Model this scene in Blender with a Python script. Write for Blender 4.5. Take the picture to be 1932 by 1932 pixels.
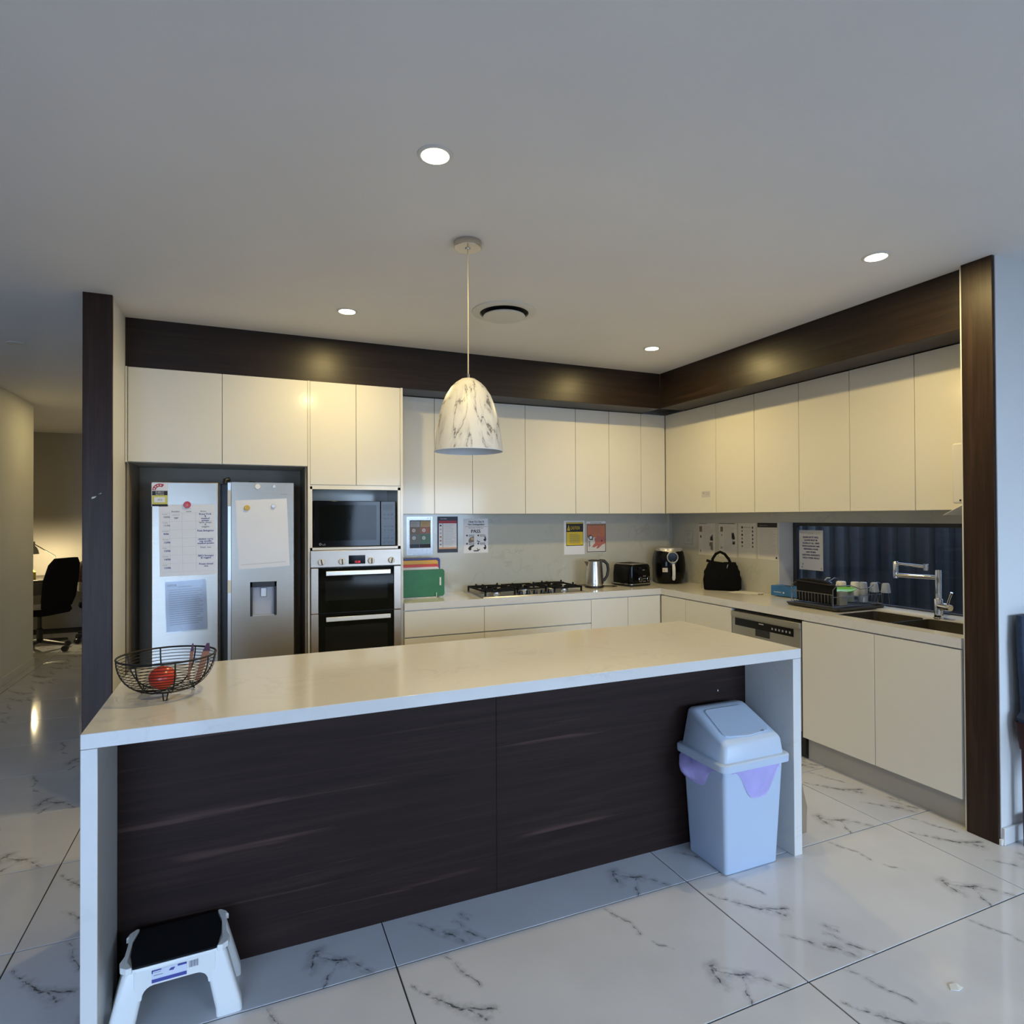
import bpy, bmesh, math, random
from mathutils import Vector, Matrix
R = math.radians
random.seed(7)
scene = bpy.context.scene
for o in list(bpy.data.objects):
    bpy.data.objects.remove(o)
COL = scene.collection

# ------------------------------------------------------------------ camera
FPX, YAW, PITCH, ROLL, CAMH = 1166.957, 0.407, 0.0090, -0.0044, 1.4815
cd = bpy.data.cameras.new('camera')
cd.sensor_fit = 'HORIZONTAL'; cd.sensor_width = 36.0
cd.lens = 36.0 * FPX / 1932.0
cd.clip_start = 0.05; cd.clip_end = 100
cam = bpy.data.objects.new('camera', cd); COL.objects.link(cam)
Fv = Vector((math.sin(YAW), math.cos(YAW), 0)); Rv = Vector((math.cos(YAW), -math.sin(YAW), 0)); Zv = Vector((0, 0, 1))
fwd = Fv * math.cos(PITCH) + Zv * math.sin(PITCH)
up0 = Zv * math.cos(PITCH) - Fv * math.sin(PITCH)
rgt = Rv * math.cos(ROLL) + up0 * math.sin(ROLL)
upv = up0 * math.cos(ROLL) - Rv * math.sin(ROLL)
mw = Matrix((rgt, upv, -fwd)).transposed().to_4x4()
mw.translation = Vector((0, 0, CAMH))
cam.matrix_world = mw
scene.camera = cam

# ------------------------------------------------------------------ world, lights, exposure
world = bpy.data.worlds.new('sky'); scene.world = world; world.use_nodes = True
bg = world.node_tree.nodes['Background']
bg.inputs['Color'].default_value = (0.52, 0.70, 1.0, 1)
bg.inputs['Strength'].default_value = 3.0
WARM = (1.0, 0.77, 0.32)
COOL = (0.56, 0.75, 1.0)
SPOT_W = 10.0
def area(name, loc, rot, sx, sy, watts, col, spread=180):
    l = bpy.data.lights.new(name, 'AREA'); l.shape = 'RECTANGLE'; l.size = sx; l.size_y = sy
    l.energy = watts; l.color = col; l.spread = R(spread)
    o = bpy.data.objects.new(name, l); COL.objects.link(o); o.location = loc; o.rotation_euler = rot
    return o
area('daylight_sliding_door', (-1.90, -3.12, 1.07), (R(55), 0, 0), 2.95, 2.0, 94, (0.44, 0.65, 1.0), 105)
area('daylight_rear_window', (3.1, -3.12, 1.40), (R(55), 0, 0), 2.6, 1.5, 86, COOL, 105)
vs = scene.view_settings
vs.view_transform = 'Standard'; vs.look = 'None'; vs.gamma = 1.0; vs.exposure = 0.1
vs.use_curve_mapping = False
cy = scene.cycles
cy.use_denoising = True
cy.max_bounces = 5; cy.diffuse_bounces = 3; cy.glossy_bounces = 2; cy.transparent_max_bounces = 8
cy.use_adaptive_sampling = True; cy.adaptive_threshold = 0.07; cy.adaptive_min_samples = 16
cy.sample_clamp_indirect = 6.0
cy.caustics_reflective = False; cy.caustics_refractive = False

# ------------------------------------------------------------------ materials
MATS = {}
def newmat(name):
    m = bpy.data.materials.new(name); m.use_nodes = True
    MATS[name] = m
    nt = m.node_tree
    return m, nt, nt.nodes['Principled BSDF']
def nd(nt, typ, **kw):
    n = nt.nodes.new(typ)
    for k, v in kw.items():
        setattr(n, k, v)
    return n
def setin(n, **kw):
    for k, v in kw.items():
        n.inputs[k.replace('_', ' ')].default_value = v
def pbr(name, col, rough=0.5, metal=0.0, var=0.06, scale=6.0, coat=0.0, stretch=(1, 1, 1), bump=0.0, bscale=80, spec=0.5, emit=None, estr=0.0, rvar=0.0, trans=0.0, alpha=1.0):
    m, nt, b = newmat(name)
    tc = nd(nt, 'ShaderNodeTexCoord'); mp = nd(nt, 'ShaderNodeMapping')
    mp.inputs['Scale'].default_value = stretch
    nt.links.new(tc.outputs['Object'], mp.inputs['Vector'])
    nz = nd(nt, 'ShaderNodeTexNoise'); setin(nz, Scale=scale, Detail=1.5)
    nt.links.new(mp.outputs['Vector'], nz.inputs['Vector'])
    rp = nd(nt, 'ShaderNodeValToRGB')
    c0 = [max(0, c * (1 - var)) for c in col]; c1 = [min(1, c * (1 + var)) for c in col]
    rp.color_ramp.elements[0].color = (*c0, 1); rp.color_ramp.elements[0].position = 0.3
    rp.color_ramp.elements[1].color = (*c1, 1); rp.color_ramp.elements[1].position = 0.7
    nt.links.new(nz.outputs['Fac'], rp.inputs['Fac'])
    nt.links.new(rp.outputs['Color'], b.inputs['Base Color'])
    setin(b, Roughness=rough, Metallic=metal)
    b.inputs['Specular IOR Level'].default_value = spec
    b.inputs['Coat Weight'].default_value = coat
    b.inputs['Transmission Weight'].default_value = trans
    b.inputs['Alpha'].default_value = alpha
    if rvar:
        mr = nd(nt, 'ShaderNodeMapRange'); setin(mr, To_Min=rough - rvar, To_Max=rough + rvar)
        nt.links.new(nz.outputs['Fac'], mr.inputs['Value']); nt.links.new(mr.outputs['Result'], b.inputs['Roughness'])
    if bump:
        n2 = nd(nt, 'ShaderNodeTexNoise'); setin(n2, Scale=float(bscale), Detail=3.0)
        nt.links.new(mp.outputs['Vector'], n2.inputs['Vector'])
        bp = nd(nt, 'ShaderNodeBump'); setin(bp, Strength=bump, Distance=0.01)
        nt.links.new(n2.outputs['Fac'], bp.inputs['Height']); nt.links.new(bp.outputs['Normal'], b.inputs['Normal'])
    if emit:
        b.inputs['Emission Color'].default_value = (*emit, 1); b.inputs['Emission Strength'].default_value = estr
    return m

pbr('wall_paint', (0.80, 0.80, 0.78), 0.55, var=0.02, scale=2)
pbr('ceiling_paint', (0.85, 0.825, 0.79), 0.8, var=0.02, scale=1.5)
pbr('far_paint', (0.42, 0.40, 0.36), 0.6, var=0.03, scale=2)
pbr('knob_cream', (0.78, 0.74, 0.64), 0.35)
pbr('living_paint', (0.42, 0.42, 0.42), 0.6, var=0.03, scale=2)  # for unseen walls, kept dark to cut bounce onto the ceiling
pbr('hall_paint', (0.80, 0.80, 0.76), 0.45, var=0.03, scale=2)
pbr('gloss_white', (0.80, 0.765, 0.675), 0.12, var=0.01, scale=2, spec=0.36)
pbr('carcass_white', (0.74, 0.72, 0.67), 0.3, var=0.01)
pbr('kick_grey', (0.42, 0.40, 0.36), 0.4, var=0.03)
pbr('grout', (0.025, 0.025, 0.028), 0.9)
pbr('skirting_white', (0.78, 0.78, 0.78), 0.4, var=0.02)
pbr('black_plastic', (0.010, 0.010, 0.011), 0.35, var=0.1)
pbr('black_gloss', (0.004, 0.004, 0.005), 0.09, var=0.1, spec=0.22)
pbr('black_matte', (0.006, 0.006, 0.007), 0.75, var=0.15, scale=30, spec=0.2)
pbr('cast_iron', (0.006, 0.006, 0.006), 0.65, var=0.2, scale=40, spec=0.2)
pbr('oven_glass', (0.004, 0.005, 0.004), 0.06, var=0.1, spec=0.15)
pbr('oven_window', (0.012, 0.013, 0.012), 0.09, var=0.1, spec=0.18)
pbr('chrome', (0.75, 0.76, 0.78), 0.08, metal=1, var=0.02)
pbr('steel_plain', (0.62, 0.60, 0.57), 0.30, metal=1, var=0.04, scale=8)
pbr('nickel', (0.62, 0.57, 0.50), 0.22, metal=1, var=0.03)
pbr('handle_steel', (0.80, 0.77, 0.70), 0.35, metal=0.6, var=0.03)
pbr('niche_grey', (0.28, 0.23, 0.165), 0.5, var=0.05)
pbr('paper', (0.78, 0.78, 0.80), 0.5, var=0.015, scale=5)
pbr('paper_cool', (0.66, 0.70, 0.80), 0.35, var=0.03, scale=8)
pbr('paper_dim', (0.62, 0.60, 0.57), 0.5, var=0.02)
pbr('ink_black', (0.015, 0.015, 0.017), 0.6)
pbr('ink_grey', (0.28, 0.28, 0.30), 0.6)
pbr('ink_pale', (0.48, 0.48, 0.49), 0.6)
pbr('ink_blue', (0.02, 0.03, 0.22), 0.6)
pbr('ink_navy', (0.025, 0.035, 0.06), 0.5)
pbr('ink_red', (0.45, 0.03, 0.05), 0.5)
pbr('ink_orange', (0.52, 0.18, 0.10), 0.5)
pbr('ink_salmon', (0.45, 0.14, 0.12), 0.5)
pbr('ink_peach', (0.60, 0.32, 0.20), 0.5)
pbr('ink_yellow', (0.72, 0.52, 0.03), 0.5)
pbr('ink_amber', (0.62, 0.40, 0.16), 0.5)
pbr('ink_brown', (0.20, 0.15, 0.12), 0.5)
pbr('ink_terracotta', (0.36, 0.15, 0.10), 0.5)
pbr('ink_slate', (0.17, 0.19, 0.20), 0.5)
pbr('ink_green', (0.10, 0.20, 0.14), 0.5)
pbr('ink_lime', (0.62, 0.58, 0.10), 0.5)
pbr('ink_indigo', (0.06, 0.07, 0.30), 0.5)
pbr('magnet_red', (0.55, 0.02, 0.03), 0.3)
pbr('magnet_yellow', (0.65, 0.42, 0.03), 0.3)
pbr('magnet_silver', (0.65, 0.65, 0.65), 0.35, metal=0.5)
pbr('magnet_white', (0.8, 0.8, 0.78), 0.3)
pbr('board_green', (0.015, 0.16, 0.05), 0.45, var=0.1, scale=20)
pbr('board_white', (0.75, 0.73, 0.70), 0.45)
pbr('board_red', (0.60, 0.03, 0.02), 0.4)
pbr('board_yellow', (0.70, 0.38, 0.02), 0.4)
pbr('board_blue', (0.03, 0.03, 0.22), 0.4)
pbr('bin_white', (0.50, 0.60, 0.74), 0.38, var=0.02, scale=3)
pbr('bin_lid_white', (0.54, 0.63, 0.75), 0.35, var=0.02, scale=3)
pbr('liner_purple', (0.58, 0.50, 0.98), 0.35, var=0.08, scale=12, alpha=0.68, bump=0.6, bscale=25)
pbr('liner_purple_deep', (0.20, 0.08, 0.75), 0.4, var=0.05)
pbr('stool_white', (0.80, 0.80, 0.77), 0.35, var=0.01)
pbr('kettle_steel', (0.66, 0.61, 0.53), 0.27, metal=1, var=0.06, scale=10, stretch=(20, 20, 0.3))
pbr('fryer_silver', (0.60, 0.58, 0.55), 0.3, metal=0.7)
pbr('fryer_handle', (0.72, 0.72, 0.70), 0.35)
pbr('fabric_black', (0.006, 0.006, 0.007), 0.95, var=0.3, scale=120, bump=0.3, bscale=300, spec=0.1)
pbr('tissue_blue', (0.03, 0.16, 0.45), 0.45, var=0.2, scale=15)
pbr('bottle_blue', (0.05, 0.18, 0.65), 0.2)
pbr('mug_white', (0.80, 0.79, 0.74), 0.25)
pbr('cup_cream', (0.70, 0.66, 0.48), 0.3)
pbr('plate_green', (0.16, 0.50, 0.05), 0.35)
pbr('caddy_grey', (0.35, 0.35, 0.30), 0.4)
pbr('wire_black', (0.008, 0.008, 0.008), 0.4, metal=0.3)
pbr('rack_wire', (0.16, 0.16, 0.17), 0.35, metal=0.6)
pbr('tomato_red', (0.60, 0.05, 0.02), 0.25, var=0.2, scale=20)
pbr('stem_green', (0.05, 0.10, 0.02), 0.6)
pbr('stick_wood', (0.34, 0.14, 0.07), 0.5, var=0.15, scale=30)
pbr('stick_purple', (0.08, 0.02, 0.05), 0.6)
pbr('kraft_brown', (0.28, 0.20, 0.13), 0.7, var=0.1, scale=10)
pbr('chair_wood', (0.035, 0.006, 0.006), 0.35, var=0.3, scale=10)
pbr('chair_blue', (0.010, 0.025, 0.06), 0.7, var=0.2, scale=40)
pbr('desk_dark', (0.02, 0.017, 0.015), 0.35, var=0.2)
pbr('lamp_metal', (0.30, 0.31, 0.27), 0.4, metal=0.3)
pbr('jacket_brown', (0.10, 0.055, 0.04), 0.95, var=0.5, scale=40, bump=0.8, bscale=60)
pbr('jacket_grey', (0.25, 0.24, 0.22), 0.95, var=0.3, scale=40)
pbr('jar_amber', (0.55, 0.45, 0.08), 0.2)
pbr('window_frame', (0.035, 0.038, 0.045), 0.4, var=0.05)
pbr('sill_white', (0.80, 0.81, 0.83), 0.35, var=0.02)
pbr('fence_steel', (0.022, 0.023, 0.025), 0.45, var=0.15, scale=3, stretch=(1, 1, 0.2))
pbr('ground_out', (0.12, 0.12, 0.12), 0.9, var=0.2)
pbr('brick_out', (0.16, 0.11, 0.10), 0.85, var=0.25, scale=30)
pbr('mortar_out', (0.7, 0.72, 0.75), 0.8, var=0.05)
pbr('dispenser_white', (0.76, 0.73, 0.68), 0.35, var=0.01)
pbr('lamp_inside', (0.70, 0.75, 0.80), 0.5, var=0.01)
pbr('cord_clear', (0.65, 0.58, 0.42), 0.3)
pbr('vent_white', (0.74, 0.72, 0.66), 0.5, var=0.01)
pbr('vent_dark', (0.01, 0.01, 0.009), 0.8)
pbr('plaster_chip', (0.7, 0.7, 0.66), 0.9)
pbr('display_red', (0.3, 0.01, 0.02), 0.4, emit=(1, 0.04, 0.06), estr=1.2)
pbr('downlight_glow', (1, 0.9, 0.75), 0.5, emit=(1.0, 0.86, 0.66), estr=9.0)
pbr('bulb_glow', (1, 0.9, 0.7), 0.5, emit=(1.0, 0.80, 0.48), estr=40.0)
pbr('dispenser_grey', (0.45, 0.46, 0.50), 0.4)
pbr('sink_steel', (0.07, 0.06, 0.048), 0.5, metal=0.5, var=0.05)
pbr('dw_steel', (0.36, 0.34, 0.29), 0.38, metal=0.7, var=0.04)

def glassy(name, tint=(0.9, 0.93, 1.0), refl=0.12, rough=0.02, ior=1.45):
    m, nt, b = newmat(name)
    nt.nodes.remove(b)
    out = nt.nodes['Material Output']
    tr = nd(nt, 'ShaderNodeBsdfTransparent'); tr.inputs['Color'].default_value = (*tint, 1)
    gl = nd(nt, 'ShaderNodeBsdfGlossy'); setin(gl, Roughness=rough)
    fr = nd(nt, 'ShaderNodeFresnel'); setin(fr, IOR=ior)
    ad = nd(nt, 'ShaderNodeMath', operation='ADD'); ad.inputs[1].default_value = refl
    mx = nd(nt, 'ShaderNodeMixShader')
    nt.links.new(fr.outputs[0], ad.inputs[0]); nt.links.new(ad.outputs[0], mx.inputs[0])
    nt.links.new(tr.outputs[0], mx.inputs[1]); nt.links.new(gl.outputs[0], mx.inputs[2])
    nt.links.new(mx.outputs[0], out.inputs['Surface'])
    return m
glassy('window_glass', (0.95, 0.97, 1.0), 0.0, ior=1.2)
glassy('plastic_sleeve', (0.93, 0.93, 0.93), 0.03, 0.15)
glassy('tumbler_glass', (0.80, 0.86, 1.0), 0.12, 0.08)
_nt = MATS['tumbler_glass'].node_tree      # pale blue diffuse mixed in, standing in for bluish highlights on the glass
_df = nd(_nt, 'ShaderNodeBsdfDiffuse'); _df.inputs['Color'].default_value = (0.70, 0.80, 0.98, 1)
_m2 = nd(_nt, 'ShaderNodeMixShader'); _m2.inputs[0].default_value = 0.38
_o = _nt.nodes['Material Output']; _src = _o.inputs['Surface'].links[0].from_socket
_nt.links.new(_src, _m2.inputs[1]); _nt.links.new(_df.outputs[0], _m2.inputs[2]); _nt.links.new(_m2.outputs[0], _o.inputs['Surface'])

def brushed(name, col, rough, vertical=True):
    m, nt, b = newmat(name)
    tc = nd(nt, 'ShaderNodeTexCoord'); mp = nd(nt, 'ShaderNodeMapping')
    mp.inputs['Scale'].default_value = (1.0, 1.0, 260.0) if vertical else (260.0, 260.0, 1.0)
    nt.links.new(tc.outputs['Object'], mp.inputs['Vector'])
    nz = nd(nt, 'ShaderNodeTexNoise'); setin(nz, Scale=3.0, Detail=3.0)
    nt.links.new(mp.outputs['Vector'], nz.inputs['Vector'])
    rp = nd(nt, 'ShaderNodeMapRange'); setin(rp, To_Min=0.90, To_Max=1.08)
    nt.links.new(nz.outputs['Fac'], rp.inputs['Value'])
    mx = nd(nt, 'ShaderNodeVectorMath', operation='SCALE'); mx.inputs[0].default_value = col
    nt.links.new(rp.outputs['Result'], mx.inputs['Scale'])
    nt.links.new(mx.outputs['Vector'], b.inputs['Base Color'])
    setin(b, Roughness=rough, Metallic=1.0)
    bp = nd(nt, 'ShaderNodeBump'); setin(bp, Strength=0.25, Distance=0.0006)
    nt.links.new(nz.outputs['Fac'], bp.inputs['Height']); nt.links.new(bp.outputs['Normal'], b.inputs['Normal'])
    return m
brushed('fridge_steel', (0.40, 0.355, 0.295), 0.33)
brushed('oven_steel', (0.44, 0.38, 0.32), 0.36)

def wood(name, dark, mid, light, axis, rough, streak=0.0, spec=0.5):
    """dark timber veneer, grain running along axis 0/1/2"""
    m, nt, b = newmat(name)
    tc = nd(nt, 'ShaderNodeTexCoord'); mp = nd(nt, 'ShaderNodeMapping')
    s = [26.0, 26.0, 26.0]; s[axis] = 1.1
    mp.inputs['Scale'].default_value = s
    nt.links.new(tc.outputs['Object'], mp.inputs['Vector'])
    nz = nd(nt, 'ShaderNodeTexNoise'); setin(nz, Scale=1.6, Detail=7.0, Roughness=0.62, Distortion=0.6)
    nt.links.new(mp.outputs['Vector'], nz.inputs['Vector'])
    rp = nd(nt, 'ShaderNodeValToRGB')
    e = rp.color_ramp.elements
    e[0].position = 0.28; e[0].color = (*dark, 1); e[1].position = 0.72; e[1].color = (*light, 1)
    k = e.new(0.52); k.color = (*mid, 1)
    nt.links.new(nz.outputs['Fac'], rp.inputs['Fac'])
    colout = rp.outputs['Color']
    if streak:
        mp2 = nd(nt, 'ShaderNodeMapping'); s2 = [20.0, 20.0, 20.0]; s2[axis] = 0.75
        mp2.inputs['Scale'].default_value = s2; mp2.inputs['Location'].default_value = (3.3, 1.7, 0.4)
        nt.links.new(tc.outputs['Object'], mp2.inputs['Vector'])
        n2 = nd(nt, 'ShaderNodeTexNoise'); setin(n2, Scale=1.3, Detail=3.0, Distortion=0.2)
        nt.links.new(mp2.outputs['Vector'], n2.inputs['Vector'])
        r2 = nd(nt, 'ShaderNodeValToRGB'); q = r2.color_ramp.elements
        q[0].position = 0.64; q[0].color = (0, 0, 0, 1); q[1].position = 0.72; q[1].color = (1, 1, 1, 1)
        nt.links.new(n2.outputs['Fac'], r2.inputs['Fac'])
        ml = nd(nt, 'ShaderNodeMath', operation='MULTIPLY'); ml.inputs[1].default_value = streak
        nt.links.new(r2.outputs['Color'], ml.inputs[0])
        mx = nd(nt, 'ShaderNodeMix', data_type='RGBA')
        nt.links.new(ml.outputs[0], mx.inputs[0]); nt.links.new(rp.outputs['Color'], mx.inputs[6])
        mx.inputs[7].default_value = (*[min(1, c * 3.2) for c in light], 1)
        colout = mx.outputs[2]
    nt.links.new(colout, b.inputs['Base Color'])
    setin(b, Roughness=rough); b.inputs['Specular IOR Level'].default_value = spec
    bp = nd(nt, 'ShaderNodeBump'); setin(bp, Strength=0.12, Distance=0.002)
    nt.links.new(nz.outputs['Fac'], bp.inputs['Height']); nt.links.new(bp.outputs['Normal'], b.inputs['Normal'])
    return m
wood('timber_x', (0.010, 0.006, 0.005), (0.020, 0.012, 0.009), (0.034, 0.020, 0.014), 0, 0.36, spec=0.32)
wood('timber_y', (0.010, 0.006, 0.005), (0.020, 0.012, 0.009), (0.034, 0.020, 0.014), 1, 0.36, spec=0.32)
wood('timber_z', (0.018, 0.0085, 0.0055), (0.036, 0.0185, 0.0115), (0.060, 0.032, 0.020), 2, 0.40, spec=0.25)
wood('island_veneer', (0.0145, 0.0075, 0.0060), (0.0235, 0.0125, 0.0100), (0.034, 0.0190, 0.0155), 0, 0.55, streak=0.5, spec=0.18)

def marble(name, base, vein, scale, thr, stretch=(1, 1, 1), rough=0.12, soft=0.03, amount=1.0, coat=0.0, m0=0.45, m1=0.65, halo=0.0):
    m, nt, b = newmat(name)
    tc = nd(nt, 'ShaderNodeTexCoord'); mp = nd(nt, 'ShaderNodeMapping'); mp.inputs['Scale'].default_value = stretch
    nt.links.new(tc.outputs['Object'], mp.inputs['Vector'])
    n1 = nd(nt, 'ShaderNodeTexNoise'); setin(n1, Scale=scale, Detail=6.0, Roughness=0.55, Distortion=0.9)
    nt.links.new(mp.outputs['Vector'], n1.inputs['Vector'])
    sb = nd(nt, 'ShaderNodeMath', operation='SUBTRACT'); sb.inputs[1].default_value = 0.5
    ab = nd(nt, 'ShaderNodeMath', operation='ABSOLUTE')
    nt.links.new(n1.outputs['Fac'], sb.inputs[0]); nt.links.new(sb.outputs[0], ab.inputs[0])
    mr = nd(nt, 'ShaderNodeMapRange'); setin(mr, From_Min=thr, From_Max=thr + soft, To_Min=1.0, To_Max=0.0)
    nt.links.new(ab.outputs[0], mr.inputs['Value'])
    n2 = nd(nt, 'ShaderNodeTexNoise'); setin(n2, Scale=scale * 0.7, Detail=3.0)
    mp2 = nd(nt, 'ShaderNodeMapping'); mp2.inputs['Location'].default_value = (5.2, 1.3, 7.7)
    nt.links.new(mp.outputs['Vector'], mp2.inputs['Vector']); nt.links.new(mp2.outputs['Vector'], n2.inputs['Vector'])
    m2 = nd(nt, 'ShaderNodeMapRange'); setin(m2, From_Min=m0, From_Max=m1, To_Min=0.0, To_Max=amount)
    nt.links.new(n2.outputs['Fac'], m2.inputs['Value'])
    ml = nd(nt, 'ShaderNodeMath', operation='MULTIPLY')
    nt.links.new(mr.outputs['Result'], ml.inputs[0]); nt.links.new(m2.outputs['Result'], ml.inputs[1])
    fac = ml.outputs[0]
    if halo:
        h = nd(nt, 'ShaderNodeMapRange'); setin(h, From_Min=0.0, From_Max=soft * 5, To_Min=halo, To_Max=0.0)
        nt.links.new(ab.outputs[0], h.inputs['Value'])
        h2 = nd(nt, 'ShaderNodeMath', operation='MULTIPLY'); nt.links.new(h.outputs['Result'], h2.inputs[0]); nt.links.new(m2.outputs['Result'], h2.inputs[1])
        hm = nd(nt, 'ShaderNodeMath', operation='MAXIMUM'); nt.links.new(h2.outputs[0], hm.inputs[0]); nt.links.new(ml.outputs[0], hm.inputs[1])
        fac = hm.outputs[0]
    mx = nd(nt, 'ShaderNodeMix', data_type='RGBA')
    mx.inputs[6].default_value = (*base, 1); mx.inputs[7].default_value = (*vein, 1)
    nt.links.new(fac, mx.inputs[0]); nt.links.new(mx.outputs[2], b.inputs['Base Color'])
    setin(b, Roughness=rough); b.inputs['Coat Weight'].default_value = coat
    return m
marble('quartz', (0.74, 0.72, 0.68), (0.46, 0.45, 0.44), 5.0, 0.004, soft=0.03, amount=0.20, rough=0.13)
marble('quartz_wall', (0.50, 0.495, 0.43), (0.31, 0.315, 0.28), 6.0, 0.004, soft=0.035, amount=0.38, rough=0.14)
marble('shade_marble', (0.80, 0.77, 0.70), (0.16, 0.14, 0.13), 7.5, 0.003, stretch=(1.5, 1.5, 0.42), soft=0.016, amount=1.0, rough=0.38, m0=0.18, m1=0.48, halo=0.30)

# floor tile print: the same veins on every tile, laid out in the tile's own coordinates
TW, TD = 1.187, 0.593
VEINS = [
 ((0.953, 0.167), (0.985, 0.130), .0050), ((0.985, 0.130), (1.066, 0.064), .0085), ((1.066, 0.064), (1.112, 0.010), .0045),
 ((0.953, 0.175), (0.935, 0.105), .0090), ((1.012, 0.092), (0.972, 0.050), .0030), ((0.972, 0.050), (0.946, 0.002), .0036),
 ((0.103, 0.195), (0.160, 0.138), .0040), ((0.160, 0.138), (0.245, 0.040), .0080), ((0.246, 0.142), (0.268, 0.075), .0040), ((0.268, 0.075), (0.320, 0.017), .0045),
 ((0.279, 0.165), (0.300, 0.138), .0050), ((0.020, 0.490), (0.093, 0.405), .0026), ((0.093, 0.405), (0.140, 0.345), .0065), ((0.140, 0.345), (0.228, 0.300), .0065),
 ((0.160, 0.325), (0.192, 0.270), .0060), ((0.160, 0.580), (0.200, 0.485), .0042), ((0.200, 0.485), (0.228, 0.415), .0032),
 ((0.785, 0.575), (0.836, 0.475), .0040), ((0.836, 0.475), (0.820, 0.395), .0042), ((0.850, 0.348), (0.888, 0.300), .0030),
]
def tile_material():
    m, nt, b = newmat('marble_tile')
    tc = nd(nt, 'ShaderNodeTexCoord')
    nz = nd(nt, 'ShaderNodeTexNoise'); setin(nz, Scale=11.0, Detail=5.0, Roughness=0.6)
    nt.links.new(tc.outputs['Object'], nz.inputs['Vector'])
    s = nd(nt, 'ShaderNodeVectorMath', operation='SUBTRACT'); s.inputs[1].default_value = (0.5, 0.5, 0.5)
    nt.links.new(nz.outputs['Color'], s.inputs[0])
    sc_ = nd(nt, 'ShaderNodeVectorMath', operation='SCALE'); sc_.inputs['Scale'].default_value = 0.075
    nt.links.new(s.outputs[0], sc_.inputs[0])
    ad = nd(nt, 'ShaderNodeVectorMath', operation='ADD')
    nt.links.new(tc.outputs['Object'], ad.inputs[0]); nt.links.new(sc_.outputs[0], ad.inputs[1])
    fl = nd(nt, 'ShaderNodeVectorMath', operation='MULTIPLY'); fl.inputs[1].default_value = (1, 1, 0)
    nt.links.new(ad.outputs[0], fl.inputs[0])
    P = fl.outputs[0]
    prev = None; soft = None
    for (a, c, w) in VEINS:
        ba = Vector((c[0] - a[0], c[1] - a[1], 0))
        pa = nd(nt, 'ShaderNodeVectorMath', operation='SUBTRACT'); pa.inputs[1].default_value = (a[0], a[1], 0)
        nt.links.new(P, pa.inputs[0])
        dt = nd(nt, 'ShaderNodeVectorMath', operation='DOT_PRODUCT'); dt.inputs[1].default_value = ba / ba.length_squared
        nt.links.new(pa.outputs[0], dt.inputs[0])
        cl = nd(nt, 'ShaderNodeClamp'); nt.links.new(dt.outputs['Value'], cl.inputs['Value'])
        sl = nd(nt, 'ShaderNodeVectorMath', operation='SCALE'); sl.inputs[0].default_value = ba
        nt.links.new(cl.outputs[0], sl.inputs['Scale'])
        ds = nd(nt, 'ShaderNodeVectorMath', operation='DISTANCE')
        nt.links.new(pa.outputs[0], ds.inputs[0]); nt.links.new(sl.outputs[0], ds.inputs[1])
        dv = nd(nt, 'ShaderNodeMath', operation='DIVIDE'); dv.inputs[1].default_value = w
        nt.links.new(ds.outputs['Value'], dv.inputs[0])
        if prev is None:
            prev = dv.outputs[0]
        else:
            mn = nd(nt, 'ShaderNodeMath', operation='MINIMUM')
            nt.links.new(prev, mn.inputs[0]); nt.links.new(dv.outputs[0], mn.inputs[1]); prev = mn.outputs[0]
    core = nd(nt, 'ShaderNodeMapRange'); setin(core, From_Min=0.15, From_Max=1.1, To_Min=1.0, To_Max=0.0)
    nt.links.new(prev, core.inputs['Value'])
    halo = nd(nt, 'ShaderNodeMapRange'); setin(halo, From_Min=0.3, From_Max=4.5, To_Min=0.42, To_Max=0.0)
    nt.links.new(prev, halo.inputs['Value'])
    n2 = nd(nt, 'ShaderNodeTexNoise'); setin(n2, Scale=30.0, Detail=3.0)
    nt.links.new(tc.outputs['Object'], n2.inputs['Vector'])
    k = nd(nt, 'ShaderNodeMapRange'); setin(k, From_Min=0.38, From_Max=0.58, To_Min=0.12, To_Max=1.0)
    nt.links.new(n2.outputs['Fac'], k.inputs['Value'])
    mxx = nd(nt, 'ShaderNodeMath', operation='MAXIMUM')
    nt.links.new(core.outputs['Result'], mxx.inputs[0]); nt.links.new(halo.outputs['Result'], mxx.inputs[1])
    ml = nd(nt, 'ShaderNodeMath', operation='MULTIPLY')
    nt.links.new(mxx.outputs[0], ml.inputs[0]); nt.links.new(k.outputs['Result'], ml.inputs[1])
    cl0 = nd(nt, 'ShaderNodeTexNoise'); setin(cl0, Scale=2.5, Detail=4.0)
    nt.links.new(tc.outputs['Object'], cl0.inputs['Vector'])
    rp = nd(nt, 'ShaderNodeValToRGB')
    rp.color_ramp.elements[0].color = (0.58, 0.585, 0.61, 1); rp.color_ramp.elements[0].position = 0.3
    rp.color_ramp.elements[1].color = (0.64, 0.645, 0.67, 1); rp.color_ramp.elements[1].position = 0.6
    nt.links.new(cl0.outputs['Fac'], rp.inputs['Fac'])
    mx = nd(nt, 'ShaderNodeMix', data_type='RGBA'); mx.inputs[7].default_value = (0.07, 0.07, 0.08, 1)
    nt.links.new(ml.outputs[0], mx.inputs[0]); nt.links.new(rp.outputs['Color'], mx.inputs[6])
    nt.links.new(mx.outputs[2], b.inputs['Base Color'])
    setin(b, Roughness=0.07); b.inputs['Specular IOR Level'].default_value = 0.5
tile_material()

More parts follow.
